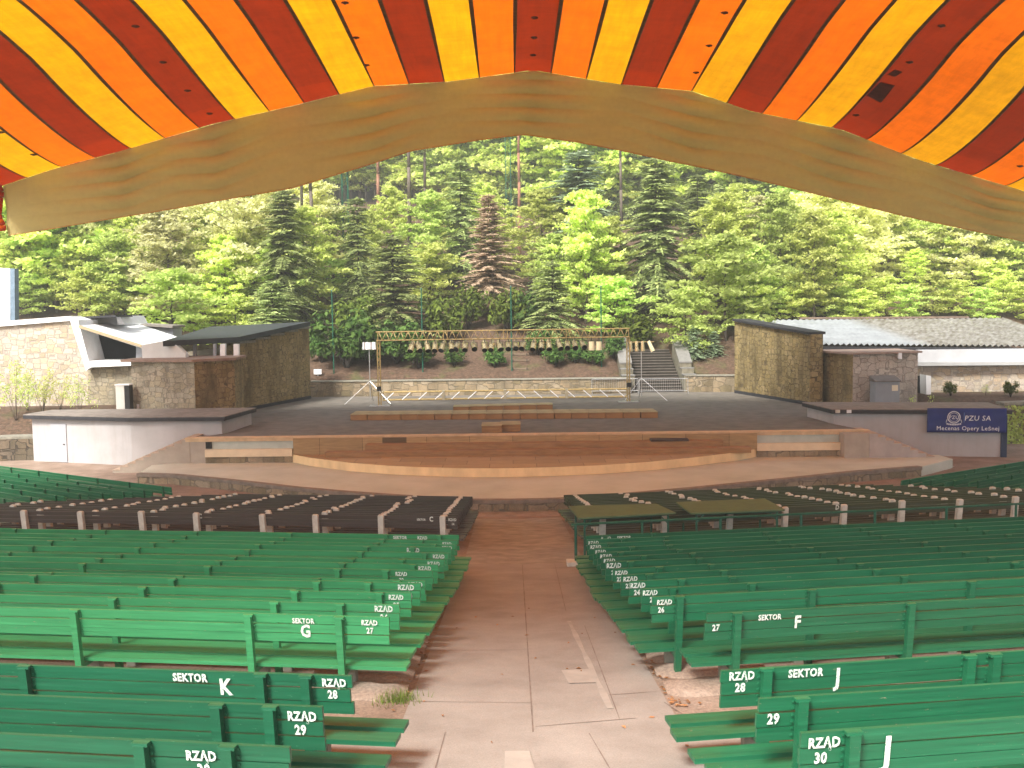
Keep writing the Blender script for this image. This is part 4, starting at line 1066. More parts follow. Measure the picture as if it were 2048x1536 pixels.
# stone block
bl = thing('stone_block', 'low stone block with a flat coping beside the left wing wall', 'building', (-20, 58, 1.2)); O2 = Vector((-20, 58, 1.2))
q1, q2, q3 = atd(262, 730, 59.2), atd(388, 724, 57.8), atd(468, 720, 59.6); zt1 = q2.z
b = MB(); pl = [(q1.x, q1.y), (q2.x, q2.y), (q3.x, q3.y), (q3.x - .4, 63), (q1.x, 63)]
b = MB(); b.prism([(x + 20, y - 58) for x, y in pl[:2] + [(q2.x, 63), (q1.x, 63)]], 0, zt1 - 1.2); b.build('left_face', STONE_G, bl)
b = MB(); b.prism([(x + 20, y - 58) for x, y in [(q2.x + .004, q2.y), (q3.x, q3.y), (q3.x - .4, 63.01), (q2.x + .004, 63.01)]], 0, zt1 - 1.2); b.build('right_face', STONE_B, bl)  # this face is darker: its shade is put into the stone colour
pl = [(q1.x - .5, q1.y - .3), (q2.x, q2.y - .25), (q3.x + .15, q3.y - .2), (q3.x - .2, 63.2), (q1.x - .3, 63.2)]
MB().prism([(x + 20, y - 58) for x, y in pl], zt1 - 1.196, zt1 - 1.05).build('coping', plain('reddish coping', (.27, .19, .15), .9, .25, 3), bl)
for x, y in ((280, 818),): 
    p = atd(x, y - 3, q1.y - .05); 
    MB().box(p.x + 20 - .15, p.x + 20 + .15, p.y - 58 - .1, p.y - 58 + .02, p.z - 1.2 - .1, p.z - 1.2 + .2).build('socket_box', WHITE, bl)
# wing wall
def wing(pa, pb, ta2, tb2, thick, label, m_, stepped):
    t = thing('wing_wall', label, 'wall', (pa.x, pa.y, ZS)); d = Vector((pb.x - pa.x, pb.y - pa.y)); n2 = Vector((-d.y, d.x)).normalized() * thick
    if (n2.x < 0) != stepped: n2 = -n2
    pl = [(0, 0), (d.x, d.y), (d.x + n2.x, d.y + n2.y), (n2.x, n2.y)]
    MB().prism(pl, [-.2] * 4, [ta2, tb2, tb2, ta2]).build('stonework', m_, t)
    MB().prism([(x * 1.004 - n2.x * .02, y * 1.0 - n2.y * .02) for x, y in pl[:2]] + [(x + n2.x * .02, y + n2.y * .02) for x, y in pl[2:]], -.2, .22).build('plinth', DARK, t)
    if stepped:
        for k in range(5):
            u0, u1 = k / 5 - .01, (k + 1) / 5 - .012; zz = ta2 + (tb2 - ta2) * (k + 1.02) / 5
            pp = [(d.x * u0 - n2.x * .25, d.y * u0 - n2.y * .25), (d.x * u1 - n2.x * .25, d.y * u1 - n2.y * .25), (d.x * u1 + n2.x * 1.2, d.y * u1 + n2.y * 1.2), (d.x * u0 + n2.x * 1.2, d.y * u0 + n2.y * 1.2)]
            MB().prism(pp, zz - .16, zz).build('coping', CONC2, t)
    else:
        pp = [(-n2.x * .2 , -n2.y * .2), (d.x * 1.0 - n2.x * .2, d.y - n2.y * .2), (d.x + n2.x * 1.2, d.y + n2.y * 1.2), (n2.x * 1.2, n2.y * 1.2)]
        MB().prism(pp, [ta2 + .004, tb2 + .004, tb2 + .004, ta2 + .004], [ta2 + .16, tb2 + .16, tb2 + .16, ta2 + .16]).build('coping', DARK, t)
    return t
pa, pb = atz(480, 824, ZS), atz(622, 797, ZS)
wing(pa, pb, atd(479, 688, pa.y).z - ZS, atd(621, 653, pb.y).z - ZS, .9, 'tall shaded brown stone wing wall with stepped coping left of the stage', STONE_B, True)
pa, pb = atz(1469, 786, ZS), atz(1620, 811, ZS)
wing(pa, pb, atd(1464, 642, pa.y).z - ZS, atd(1619, 669, pb.y).z - ZS, .9, 'tall dark shaded brown stone wing wall with sloping top right of the stage', STONE_B, False)
# cabinets and the rest on the left
p = atd(250, 824, 58.6); t = thing('utility_cabinet', 'narrow pale utility cabinet before the left stone block', 'cabinet', (p.x, p.y, 1.2))
hc = atd(250, 770, 58.6).z - 1.2
MB().box(-.38, .12, -.3, .3, 0, hc).build('body', plain('pale cabinet', (.55, .56, .52), .6, .08, 2), t); MB().box(.124, .4, -.28, .3, 0, hc - .02).build('side_panel', BLKM, t); MB().box(-.42, .44, -.34, .33, hc + .003, hc + .06).build('lid', WHITE, t)
# white projection screen at the far left
t = thing('screen', 'tall bright white panel standing at the far left edge', 'panel', tuple(atd(0, 640, 70))); O3 = Vector(t.location)
extr('panel', [(-90, 530), (20, 537), (20, 650), (-90, 650)], 70, 70.3, plain('white panel', (.88, .9, .92), .5, .02, 1), t, O3)
extr('frame_post', [(21, 537), (29, 537), (30, 660), (21, 660)], 69.9, 70.5, plain('blue grey steel', (.16, .22, .28), .5, .2, 3), t, O3)
# curved low stone wall lower left
t = thing('low_wall', 'low dark stone wall with a grey cap at the far left', 'wall', tuple(atz(0, 915, 0))); O3 = Vector(t.location)
w0, w1, w2 = atz(68, 920, 0), atz(0, 922, 0), atz(-120, 930, 0); hW = atd(66, 873, w0.y).z
pl = [w0, w1, w2, w2 + Vector((0, 1.2, 0)), w1 + Vector((0, 1.2, 0)), w0 + Vector((-.2, 1.2, 0))]
MB().prism([(p.x - O3.x, p.y - O3.y) for p in pl], -.3, hW - .12).build('stonework', stone('dark wall stone', [(.12, .1, .07), (.2, .15, .09), (.16, .13, .1)], 1.6, (.05, .04, .03), .4), t)
MB().prism([(p.x - O3.x, p.y - O3.y) for p in pl[:3]] + [(p.x - O3.x, p.y - O3.y + .1) for p in pl[3:]], hW - .117, hW).build('cap', CONC2, t)

# ------------------------------------------------------------------ right building
rbld = thing('backstage_building', 'stone backstage building with a corrugated roof right of the stage', 'building', (28, 66, 1.7)); O4 = Vector((28, 66, 1.7))
c1, c2, c3 = atd(1633, 704, 66.0), atd(1706, 709, 62.2), atd(1836, 702, 63.2); ztr = c2.z
b = MB(); b.prism([(c1.x - 28, c1.y - 66), (c2.x - 28, c2.y - 66), (c2.x - 28 + .3, 2.5), (c1.x - 28, 2.5)], -.5, ztr - 1.7); b.build('side_wall', STONE_B, rbld)  # darker than the front wall, with the shade painted into the stone
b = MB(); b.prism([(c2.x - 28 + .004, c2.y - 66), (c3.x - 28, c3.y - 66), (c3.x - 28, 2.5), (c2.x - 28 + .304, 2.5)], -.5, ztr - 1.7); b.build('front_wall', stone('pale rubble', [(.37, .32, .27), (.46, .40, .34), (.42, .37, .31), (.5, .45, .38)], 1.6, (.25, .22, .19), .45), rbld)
MB().prism([(c1.x - 28 - .2, c1.y - 66 - .2), (c2.x - 28, c2.y - 66 - .25), (c3.x - 28 + .2, c3.y - 66 - .2), (c3.x - 28 + .2, 2.6), (c1.x - 28 - .2, 2.6)], ztr - 1.696, ztr - 1.58).build('coping', plain('pinkish coping', (.33, .24, .2), .9, .2, 3), rbld)
ee = [atd(1622, 690, 67.0), atd(2160, 694, 67.0), atd(2010, 638, 82), atd(1478, 643, 82)]
cr = MB(); nrib = 46
for k in range(nrib):
    for s in range(2):
        u0, u1 = (k + s * .62) / nrib, (k + (.62 if s == 0 else 1)) / nrib; h0, h1 = (0, .15) if s == 0 else (.15, 0)
        a0, a1 = ee[0].lerp(ee[1], u0), ee[0].lerp(ee[1], u1); b0, b1 = ee[3].lerp(ee[2], u0), ee[3].lerp(ee[2], u1)
        H = lambda p, h: (p.x - 28, p.y - 66, p.z - 1.7 + h)
        i = len(cr.v); cr.v += [H(a0, h0), H(a1, h1), H(b1, h1), H(b0, h0)]; cr.f.append((i, i + 1, i + 2, i + 3)); cr.m.append(s)
ro = cr.build('corrugated_roof', [ROOFC, ROOFD], rbld); mo = ro.modifiers.new('thick', 'SOLIDIFY'); mo.thickness = .03; mo.offset = -1
MB().slab([(p.x - 28, p.y - 66, p.z - 1.7 - .3) for p in (ee[0], ee[1], ee[1] + Vector((0, .3, 0)), ee[0] + Vector((0, .3, 0)))], (0, 0, .22)).build('eave_board', DARK, rbld, fix=True)
MB().slab([(p.x - 28, p.y - 66, p.z - 1.7 + .12) for p in (ee[3] + Vector((5, -.1, 0)), ee[2] + Vector((-3, -.1, 0)), ee[2] + Vector((-3, .5, 0)), ee[3] + Vector((5, .5, 0)))], (0, 0, .15)).build('ridge_cap', plain('ridge rust', (.17, .12, .09), .8, .3, 2), rbld, fix=True)
extr('wall_upper', [(1633, 700), (2160, 697), (2160, 720), (1633, 720)], 67.6, 68.2, GREYP, rbld, O4)
extr('fascia', [(1836, 700), (2160, 696), (2160, 722), (1836, 724)], 66.6, 67.4, plain('pale fascia', (.45, .46, .48), .6, .1, 1), rbld, O4)
extr('ledge', [(1836, 725), (2160, 722), (2160, 729), (1836, 732)], 66.2, 67.5, plain('pale ledge', (.40, .41, .41), .6, .1, 1), rbld, O4)
extr('long_wall', [(1836, 733), (2160, 730), (2160, 815), (1836, 815)], 66.8, 67.8, STONE_L, rbld, O4)
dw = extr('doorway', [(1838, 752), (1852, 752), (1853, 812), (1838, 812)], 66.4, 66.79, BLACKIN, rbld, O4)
extr('open_door', [(1852, 750), (1862, 752), (1862, 812), (1853, 812)], 65.3, 66.3, WHITE, rbld, O4)
extr('wall_lamp', [(1797, 706), (1804, 706), (1804, 718), (1797, 718)], 62.6, 62.9, WHITE, rbld, O4)
p = atd(1775, 808, 61.0); t = thing('electrical_cabinet', 'grey electrical cabinet with a sloping lid before the right stone block', 'cabinet', (p.x, p.y, ZS - .3))
hc = atd(1775, 764, 61).z - ZS + .3; ww = 24 / F * 61
MB().box(-ww, ww, 0, 1.0, 0, hc).build('body', plain('blue grey cabinet', (.25, .28, .31), .5, .08, 2), t)
b = MB(); b.hexa([(-ww - .06, -.08, hc + .003), (ww + .06, -.08, hc + .003), (ww + .06, 1.0, hc + .003), (-ww - .06, 1.0, hc + .003), (-ww - .06, -.08, hc + .08), (ww + .06, -.08, hc + .08), (ww + .06, 1.0, hc + .35), (-ww - .06, 1.0, hc + .35)]); b.build('lid', plain('cabinet lid', (.16, .15, .14), .7, .2, 2), t)
MB().box(ww * .35, ww * .85, -.012, -.003, hc - .55, hc - .2).build('warning_sign', plain('cream sign', (.7, .66, .5), .6, .05, 2), t)
p = atd(1725, 806, 60.8); t = thing('stage_monitor', 'small dark wedge box on the ground left of the electrical cabinet', 'box', (p.x, p.y, ZS - .2))
MB().hexa([(-.6, -.3, 0), (.6, -.3, 0), (.6, .3, 0), (-.6, .3, 0), (-.55, .0, .55), (.55, .0, .55), (.55, .3, .55), (-.55, .3, .55)]).build('body', GREYP, t)
t = thing('ivy_wall', 'rough stone wall overgrown with ivy at the far right edge', 'wall', tuple(atz(2016, 905, 0))); O5 = Vector(t.location) + Vector((0, 3.5, 0)); t.location = O5
extr('stonework', [(2010, 812), (2160, 806), (2160, 905), (2010, 905)], O5.y, O5.y + .8, STONE_G, t, O5); extr('cap', [(2008, 806), (2160, 800), (2160, 805), (2008, 811)], O5.y - .1, O5.y + .9, CONC2, t, O5)

# ------------------------------------------------------------------ vegetation
def leafquad(mb, c, nrm_, size, asp=.6, roll=None):
    n_ = Vector(nrm_).normalized(); a = n_.orthogonal().normalized(); a = Matrix.Rotation(R.uniform(0, 6.28) if roll is None else roll, 3, n_) @ a; b_ = n_.cross(a)
    p, q = a * size * .5, b_ * size * asp * .5
    i = len(mb.v); mb.v += [tuple(c - p), tuple(c - p * .1 + q), tuple(c + p), tuple(c + p * .1 - q)]; mb.f.append((i, i + 1, i + 2, i + 3)); mb.m.append(0)
def limb(mb, pts, r0, r1, n=6):
    L = len(pts) - 1
    for k in range(L): mb.tube(pts[k], pts[k + 1], r0 + (r1 - r0) * k / L, n, r0 + (r1 - r0) * (k + 1) / L)
def beech(h, spread, r, nl=30, sprays=9, lv=15, start=.2, ls=.30, flat=.16, up_=.25, curve=0.0):
    tr, cr_ = MB(), MB(); bend = [Vector((curve * math.sin(k * 1.1) * h * .03 + R.uniform(-.1, .1), R.uniform(-.1, .1), h * k / 7)) for k in range(8)]
    bend[0] = Vector((0, 0, -.4)); limb(tr, bend, r, r * .18, 7)
    def at(z):
        k = min(6, max(0, int(z / h * 7))); return bend[k].lerp(bend[k + 1], z / h * 7 - k)
    for i in range(nl):
        z = h * (start + (1 - start) * (i + R.random() * .6) / nl); z = min(z, h * .985); p = at(z)
        u = (z / h - start) / (1 - start); ln = spread * (math.sin(math.pi * min(1, .22 + u * .78)) ** .7) * R.uniform(.65, 1.1) + .3
        a = i * 2.4 + R.uniform(-.5, .5); el = up_ * R.uniform(.2, 1.4) + .5 * u
        d = Vector((math.cos(a), math.sin(a), el)).normalized(); e = p + d * ln
        mid = p.lerp(e, .55) + Vector((0, 0, .08 * ln)); e.z -= .07 * ln
        limb(tr, [p, mid, e], r * .28 * (1.15 - u), .015, 4)
        for s in range(sprays):
            t_ = .22 + .82 * (s + R.random()) / sprays; c = (p.lerp(mid, t_ / .55) if t_ < .55 else mid.lerp(e, (t_ - .55) / .45))
            c = c + Vector((R.gauss(0, .35), R.gauss(0, .35), R.gauss(0, .12))) * (ln * .28)
            w_ = R.uniform(.35, .75) * (.5 + .25 * ln / 2)
            tl = Vector((R.gauss(0, .22), R.gauss(0, .22), 1))
            for q in range(lv):
                o = Vector((R.gauss(0, w_ * .6), R.gauss(0, w_ * .6), R.gauss(0, flat * .5)))
                o.z -= (o.x * tl.x + o.y * tl.y) + .12 * o.length
                leafquad(cr_, c + o, (R.gauss(0, .8), R.gauss(0, .8), .8), ls * R.uniform(.6, 1.3), .62)
    return tr, cr_
def spruce(h, spread, r, whorls=26, per=7, droop=.5, ls=.42, start=.1, dens=1.0, taper=.75):
    tr, cr_ = MB(), MB(); limb(tr, [Vector((0, 0, -.4)), Vector((R.uniform(-.1, .1), R.uniform(-.1, .1), h * .5)), Vector((0, 0, h))], r, .03, 7)
    for i in range(whorls):
        u = (i + R.random() * .5) / whorls; z = h * (start + (1 - start) * u); 
        ln0 = spread * (1 - u) ** taper * (.55 + .45 * min(1, u * 6 + .3)) + .25
        for k in range(per):
            if R.random() < .16: continue
            a = k * 6.283 / per + i * .9 + R.uniform(-.35, .35); ln = ln0 * R.choice((R.uniform(.35, .8), R.uniform(.75, 1.1), R.uniform(.9, 1.35)))
            dr_ = droop * R.uniform(.4, 1.5) * (1 - u * .9)
            d = Vector((math.cos(a), math.sin(a), .25 * u)); p = Vector((0, 0, min(h * .98, z + R.gauss(0, h * .018))))
            n_ = max(3, int(ln / .28 * dens))
            e = p + d * ln - Vector((0, 0, dr_ * ln)); tr.tube(p, p.lerp(e, .9), .03 * (1.2 - u) + .008, 3, .008)
            side = Vector((-d.y, d.x, 0))
            for s in range(n_):
                t_ = (s + .8) / n_; c = p + d * ln * t_ - Vector((0, 0, dr_ * ln * t_ ** 1.5)) + Vector((0, 0, .12 * math.sin(t_ * 3.1) * ln * .3))
                for sd in (-1, 1, 0):
                    wl = ls * R.uniform(.7, 1.3) * (1.25 - .6 * t_) 
                    dd = (d * .75 + side * sd * .9 + Vector((0, 0, -.35 - .5 * dr_ * R.random()))).normalized()
                    nn = (Vector((0, 0, 1)) + side * R.gauss(0, .4) + d * R.gauss(0, .4)).normalized(); b_ = dd.cross(nn).normalized() * wl * .17
                    q0 = c + side * sd * .04; q1 = q0 + dd * wl
                    i0 = len(cr_.v); cr_.v += [tuple(q0 - b_ * .6), tuple(q0.lerp(q1, .5) - b_), tuple(q1), tuple(q0.lerp(q1, .5) + b_)]; cr_.f.append((i0, i0 + 1, i0 + 2, i0 + 3)); cr_.m.append(0)
    for s in range(30):
        leafquad(cr_, Vector((R.gauss(0, .1), R.gauss(0, .1), h - R.random() * .8)), (R.gauss(0, 1), R.gauss(0, 1), .4), ls * .6, .35)
    return tr, cr_
def pine(h, r):
    tr, cr_ = MB(), MB(); lean = R.uniform(-.04, .04)
    pts = [Vector((lean * h * (k / 6) ** 1.3, R.uniform(-.05, .05), h * k / 6 - .4)) for k in range(7)]; limb(tr, pts, r, r * .45, 8)
    for i in range(6):
        z = h * R.uniform(.3, .7); a = R.uniform(0, 6.28); l_ = R.uniform(.4, 1.4); p = Vector((lean * h * (z / h) ** 1.3, 0, z)); limb(tr, [p, p + Vector((math.cos(a) * l_, math.sin(a) * l_, -.1))], .05, .015, 4)
    for i in range(18):
        z = h * R.uniform(.72, 1.0); a = R.uniform(0, 6.28); l_ = R.uniform(.8, 3.0); p = Vector((lean * h * (z / h) ** 1.3, 0, z)); e = p + Vector((math.cos(a) * l_, math.sin(a) * l_, .5)); limb(tr, [p, e], .07, .02, 4)
        for q in range(70):
            leafquad(cr_, e + Vector((R.gauss(0, .55), R.gauss(0, .55), R.gauss(0, .3))), (R.gauss(0, 1), R.gauss(0, 1), 1), R.uniform(.25, .5), .3)
    return tr, cr_
def shrub(h, w_, n, ls, stems=6, sr=.04):
    tr, cr_ = MB(), MB()
    tips = []
    for k in range(stems):
        a = R.uniform(0, 6.28); e = Vector((math.cos(a) * w_ * R.uniform(.2, .8), math.sin(a) * w_ * R.uniform(.2, .8), h * R.uniform(.55, .95))); limb(tr, [Vector((0, 0, -.1)), e * .5 + Vector((0, 0, .1)), e], sr, sr * .3, 4); tips += [e, e * .75 + Vector((R.gauss(0, .2), R.gauss(0, .2), 0)), e * .5 + Vector((R.gauss(0, .3), R.gauss(0, .3), 0))]
    per = n // len(tips)
    for e in tips:
        s = R.uniform(.22, .42) * w_
        for q in range(per):
            v = Vector((R.gauss(0, 1), R.gauss(0, 1), R.gauss(0, .8))).normalized() * s * R.random() ** .4
            c = e + v; c.z = max(c.z, .05); leafquad(cr_, c, v + Vector((R.gauss(0, .3) * s, R.gauss(0, .3) * s, .5 * s)), ls * R.uniform(.7, 1.3), .45)
    return tr, cr_
def proto(pair, tm, cm):
    return (pair[0].mesh('trunk', tm, True), pair[1].mesh('crown', cm))
PR = {}
def P_(key, kind, hh, pair, tm, cms):
    t0, c0 = pair; tm_ = t0.mesh('trunk', tm, True)
    for suf, cm in cms: PR[key + suf] = (hh, tm_, c0.mesh('crown', cm))
for k in range(3): P_('beech%d' % k, 'b', 12, beech(12, 3.8, .17, nl=46, sprays=10, lv=20, start=.12, ls=.40), BARK, (('', L_BEECH), ('L', L_LIME), ('P', L_PALE)))
P_('small', 'b', 5, beech(5, 2.2, .06, nl=20, sprays=9, lv=20, start=.12, ls=.27, flat=.1, up_=.12), BARKD, (('', L_LIME), ('B', L_BEECH)))
P_('tall', 'b', 19, beech(19, 4.6, .24, nl=54, sprays=10, lv=20, start=.36, ls=.48), BARK, (('', L_BEECH), ('L', L_LIME), ('P', L_PALE)))
P_('twist', 'b', 11, beech(11, 4.6, .27, nl=44, sprays=11, lv=22, start=.3, ls=.36, curve=2.2), BARKD, (('P', L_PALE), ('', L_BEECH)))
for k in range(2): P_('spruce%d' % k, 's', 13, spruce(13, 3.5, .16, whorls=34, per=9, droop=.6, start=.1, ls=.72, dens=1.25, taper=.6), BARK, (('', L_SPR), ('B', L_SPRB)))
P_('slim', 's', 12, spruce(12, 2.2, .12, whorls=32, per=8, droop=.7, start=.15, ls=.62, dens=1.25, taper=.6), BARK, (('', L_SPR),))
P_('young', 's', 6, spruce(6, 2.4, .09, whorls=22, per=11, droop=.28, start=.04, ls=.46, dens=1.2), BARKD, (('', L_SPR), ('B', L_SPRB)))
P_('dead', 's', 12, spruce(12, 3.2, .14, whorls=40, per=12, droop=.22, start=.12, ls=.5, dens=1.4), BARKD, (('', L_DEAD),))
for k in range(2): P_('pine%d' % k, 'p', 20, pine(20, .30), BARKR if k else BARK, (('', L_SPR),))
for k in range(2): P_('rho%d' % k, 'r', 2.0, shrub(2.0, 1.4, 1500, .24, 8), BARKD, (('', L_RHO), ('Y', L_RHOD)))
P_('sap', 'r', 2.0, shrub(2.0, .9, 620, .1, 8, .012), BARK, (('', L_LIME), ('B', L_BEECH)))
def plant(key, x, y, height, label, cat, name, group=None, wide=1.0):
    hh, tm, cm = PR[key]; s = height / hh
    z = ground_z(x, y)
    t = thing(name, label, cat, (x, y, z), R.uniform(0, 6.28), group); t.scale = (s * wide, s * wide, s)
    if name == 'shrub': inst('stems', tm, t); inst('foliage', cm, t)
    else: inst('trunk', tm, t); inst('crown', cm, t)
    return t
def tree(key, px, d, top, label, cat='tree', name='tree', group=None, wide=1.0, turn=None):
    p = atd(px, 600, d); z = ground_z(p.x, d); h = atd(px, top, d).z - z
    t = plant(key, p.x, d, max(.8, h), label, cat, name, group, wide)
    if turn is not None: t.rotation_euler.z = turn
    return t
TR = [
 ('beech0L', 112, 92, 440, 'fresh green leafy tree at the far left beside the white panel', 1.0),
 ('beech1', 265, 95, 428, 'yellow green tree above the white roof of the left pavilion', 1.1),
 ('small', 345, 82, 545, 'low layered light green tree just behind the left pavilion roof', 1.3),
 ('beech2', 400, 97, 395, 'light green tree left of the crooked pale tree', 1.1),
 ('twistP', 497, 89, 372, 'crooked pale leaved tree with a dark bent trunk on the left slope', 1.1),
 ('spruce0', 572, 86, 378, 'dark drooping spruce left of the tall bare trunk', 1.0),
 ('young', 545, 82, 560, 'dark young spruce behind the left wing wall', 1.2),
 ('pine0', 632, 91, 250, 'tall grey bare trunk behind the left wing wall', 1.0),
 ('slim', 718, 91, 395, 'slim dark conifer with a thin trunk near the left green post', 1.1),
 ('young', 787, 85, 470, 'full dark spruce with layered boughs behind the left half of the truss', 1.15),
 ('pine1', 760, 108, 180, 'reddish pine trunk rising above the layered spruce', .9),
 ('pine0', 821, 98, 200, 'straight grey trunk right of the reddish pine', .95),
 ('slim', 926, 98, 322, 'slim dark conifer left of the dead brown one', 1.1),
 ('dead', 980, 89, 388, 'dead conifer with rusty brown needles behind the truss', 1.0),
 ('spruce1B', 1160, 96, 300, 'big bluish green spruce right of the dead conifer', 1.15),
 ('beech1', 1172, 87.5, 385, 'bright green broadleaf tree in front of the bluish spruce', .85),
 ('young', 1105, 83, 520, 'small dark spruce under the bluish one, right of the log steps', 1.0),
 ('spruce0', 1312, 90, 315, 'tall dark spruce with bare lower trunk left of the right stairs', 1.05),
 ('slim', 1395, 98, 350, 'slim dark spruce behind the right stairs', 1.2),
 ('spruce1', 1490, 106, 370, 'dark spruce between the right stairs and the right wing wall', 1.0),
 ('pine0', 607, 93, 200, 'thin grey trunk left of the tall bare trunk behind the left wing', .7),
 ('pine0', 852, 100, 180, 'thin grey trunk beside the straight one right of the reddish pine', .75),
 ('pine1', 1040, 104, 180, 'dark thin trunk rising right of the dead conifer', .8),
 ('pine0', 1245, 99, 180, 'slender trunk between the bluish spruce and the tall dark spruce', .7),
 ('small', 1452, 84, 478, 'light green tree with long layered sprays left of the right wing wall', 1.25),
 ('small', 1370, 81, 578, 'small light green tree right above the stone stairs', 1.1),
 ('twistP', 1638, 92, 385, 'broad pale yellow tree with a thick trunk behind the right roof', 1.25),
 ('beech2P', 1770, 97, 400, 'pale yellow green tree right of the thick trunked one', 1.2),
 ('pine1', 1903, 97, 250, 'tall brown trunk behind the corrugated roof', 1.0),
 ('pine0', 1957, 100, 250, 'grey trunk right of the brown one behind the corrugated roof', 1.0),
 ('beech0', 1830, 94, 500, 'fresh green tree left of the tall brown trunk', 1.1),
 ('smallB', 1985, 91, 520, 'yellow green layered tree at the right edge above the roof', 1.7),
]
for key, px, d, top, lab, wd in TR:
    tree(key, px, d, top, lab, wide=wd)
# mid slope trees filling the space between the named ones
for k in range(56):
    px = 20 + 2020 * ((k * .618 + .2) % 1); d = 86 + 15 * ((k * .7548 + .4) % 1)
    if 900 < px < 1080: d += 8
    if 1230 < px < 1420: continue
    if k % 4 == 0: px = 1520 + 540 * ((k * .618) % 1)
    key = R.choice(['beech0', 'beech1', 'beech2', 'beech0L', 'beech1L', 'beech2', 'slim' if k % 3 == 0 else 'beech0'] + (['beech1P', 'beech2P'] if px > 1500 or px < 650 else []))
    p = atd(px, 500, d); con = key == 'slim'
    plant(key, p.x, d, R.uniform(6.5, 10.5), 'slim dark conifer standing in the middle of the slope' if con else 'light green broadleaf tree in the middle of the slope', 'tree', 'tree',
          'conifers in the middle of the slope' if con else 'broadleaf trees in the middle of the slope', R.uniform(1.0, 1.3))
# smaller undergrowth on the slope
US = [('small', 60, 90, 560), ('smallB', 180, 88, 540), ('small', 235, 93, 520), ('smallB', 310, 90, 500), ('small', 430, 88, 550), ('smallB', 470, 85, 590), ('smallB', 20, 96, 480),
      ('small', 1230, 85, 560), ('smallB', 1545, 92, 520), ('small', 1580, 88, 560), ('smallB', 1720, 90, 540), ('small', 1890, 90, 560), ('smallB', 2040, 92, 560), ('small', 670, 92, 520), ('smallB', 860, 94, 490)]
US += [(('smallB', 'small', 'smallB')[k % 3], 1490 + 47 * k, 85.5 + 2.5 * ((k * .618) % 1), 545 + 40 * ((k * .38) % 1)) for k in range(13)]
for k, (key, px, d, top) in enumerate(US):
    tree(key, px, d, top, 'small light green tree among the undergrowth on the slope', group='small light green trees of the undergrowth', wide=1.3)
SH = [('rho0', 690, 79, 620, 1.0), ('rho1', 735, 79.5, 660, 1.1), ('rho0', 790, 80, 640, 1.1), ('rho1', 835, 79, 672, 1.0), ('rho0', 905, 79.3, 690, 1.0), ('rho1', 988, 79, 694, 1.0), ('rho0', 1110, 79, 690, 1.1), ('rho1', 1150, 79.5, 682, 1.1),
      ('rho0', 1190, 79, 695, 1.1), ('rho1', 1225, 80, 670, 1.0), ('rho0', 1075, 81, 655, 1.0), ('rho0Y', 885, 84, 585, .8), ('rho1Y', 935, 86, 575, .8), ('rho0Y', 1012, 85, 575, .8), ('rho1Y', 705, 83, 590, .9), ('rho0', 640, 80, 660, .7), ('rho1', 1060, 85, 585, .9), ('rho0Y', 1270, 84, 620, 1.1)]
for k, (key, px, d, top, wd) in enumerate(SH):
    tree(key, px, d, top, 'dense yellowish shrub on the slope behind the truss' if key.endswith('Y') else 'dense dark rhododendron on the bank behind the low stone wall', 'shrub', 'shrub', 'yellowish shrubs on the slope' if key.endswith('Y') else 'dark rhododendrons behind the stage', wd)
tree('youngB', 1388, 80, 650, 'small bluish spruce right of the stone stairs', wide=1.1)
tree('youngB', 1428, 80.5, 662, 'smaller bluish spruce beside the right wing wall', wide=1.1)
for k, (px, d, top) in enumerate(((20, 62, 715), (75, 63, 730), (148, 62.5, 745), (110, 63.4, 745), (45, 63.5, 742))):
    tree('sapB' if k % 2 else 'sap', px, d, top, 'spindly green sapling before the sunlit stone wall at the left', 'shrub', 'shrub', 'saplings before the left stone wall', .9)
for k, (px, d, top) in enumerate(((1905, 64, 762), (1975, 64, 770), (2025, 63.5, 760), (1845, 60.5, 785))):
    tree('sap' if k % 2 else 'rho0Y', px, d, top, 'leafy bush behind the banner hut before the right stone wall', 'shrub', 'shrub', 'bushes before the right stone wall', .8)
iv = MB()
for k in range(900):
    p = atd(R.uniform(2012, 2110), 812 + 85 * R.random() ** .9, O5.y - .06 - R.random() * .25) - O5
    leafquad(iv, p, (R.gauss(0, .4), -1, R.gauss(.3, .4)), R.uniform(.12, .24), .8)
iv.build('ivy', L_LIME, t if False else bpy.data.objects['ivy_wall'])
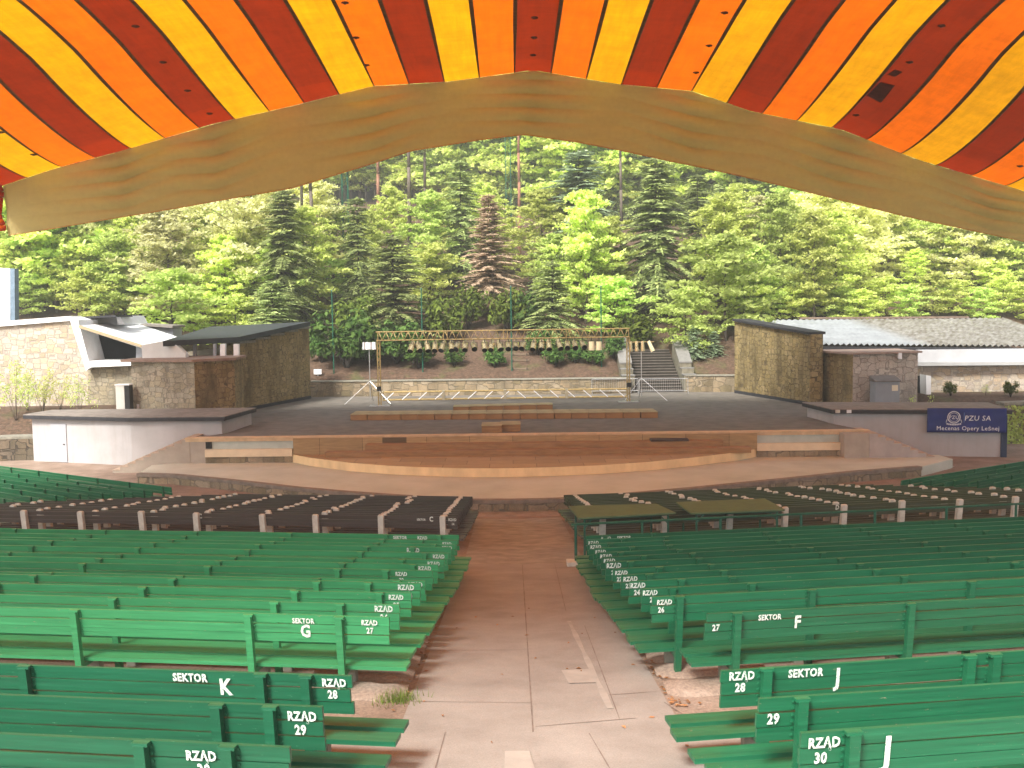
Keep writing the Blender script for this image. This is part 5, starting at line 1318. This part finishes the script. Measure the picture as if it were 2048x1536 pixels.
# far forest on the hill
FG = 'trees crowded on the upper hillside'
rows_ = []
for k in range(182):
    d = 93 + 56 * ((k * .618) % 1); px = -130 + 2310 * ((k * .381966 + .13) % 1)
    if 560 < px < 1560 and d < 100: d += 8
    rows_.append((d, px))
for d, px in rows_:
    p = atd(px, 500, d); u = R.random()
    mid = 560 < px < 1560
    if u < .76:
        key = R.choice(['beech0', 'beech1', 'beech2', 'tall', 'tallL', 'beech1L', 'beech0L'] + (['beech2P', 'tallP'] if px > 1500 or px < 600 else [])); h = R.uniform(12, 20); lab, nm = 'light green broadleaf tree crowded high on the hillside', 'broadleaf trees on the upper hillside'
    elif u < .84: key = R.choice(['spruce0', 'spruce1', 'slim']); h = R.uniform(11, 18); lab, nm = 'dark conifer crowded high on the hillside', 'conifers on the upper hillside'
    else: key = R.choice(['pine0', 'pine1']); h = R.uniform(19, 25); lab, nm = 'tall bare pine trunk high on the hillside', 'pines on the upper hillside'
    plant(key, p.x, d, h, lab, 'tree', 'tree', nm, R.uniform(.95, 1.3))
# lattice masts
for px, d, top, bot, lab in ((692, 100, 290, 460, 'thin green lattice mast with a small platform among the trees'), (1018, 112, 250, 470, 'thin dark lattice mast above the dead conifer')):
    p = atd(px, bot, d); h = atd(px, top, d).z; gz = ground_z(p.x, d)
    t = thing('lattice_mast', lab, 'mast', (p.x, d, gz)); b = MB(); H_ = h - gz
    for dx in (-.28, .28):
        for dy in (-.28, .28): b.tube((dx, dy, -.2), (dx, dy, H_), .05, 4)
    nseg = int(H_ / .8)
    for k in range(nseg): s = 1 if k % 2 else -1; b.tube((-.28 * s, -.28, H_ * k / nseg), (.28 * s, -.28, H_ * (k + 1) / nseg), .025, 4); b.tube((-.28, .28 * s, H_ * k / nseg), (-.28, -.28 * s, H_ * (k + 1) / nseg), .025, 4)
    b.build('shaft', GMET, t)
    if px < 800: MB().box(-.7, .7, -.7, .7, H_ * .82, H_ * .82 + .08).build('platform', GMET, t)

# ------------------------------------------------------------------ haze volume added to lighten the dark forest
hz = bpy.data.materials.new('haze'); hz.use_nodes = True; ht_ = hz.node_tree
for n in list(ht_.nodes): ht_.nodes.remove(n)
o_ = ht_.nodes.new('ShaderNodeOutputMaterial'); v_ = ht_.nodes.new('ShaderNodeVolumePrincipled')
v_.inputs['Color'].default_value = (.95, .97, .9, 1); v_.inputs['Density'].default_value = .0013
ht_.links.new(v_.outputs[0], o_.inputs['Volume'])
tag(MB().box(-265, 265, -35, 325, -2, 80).build('haze', hz), kind='stuff')
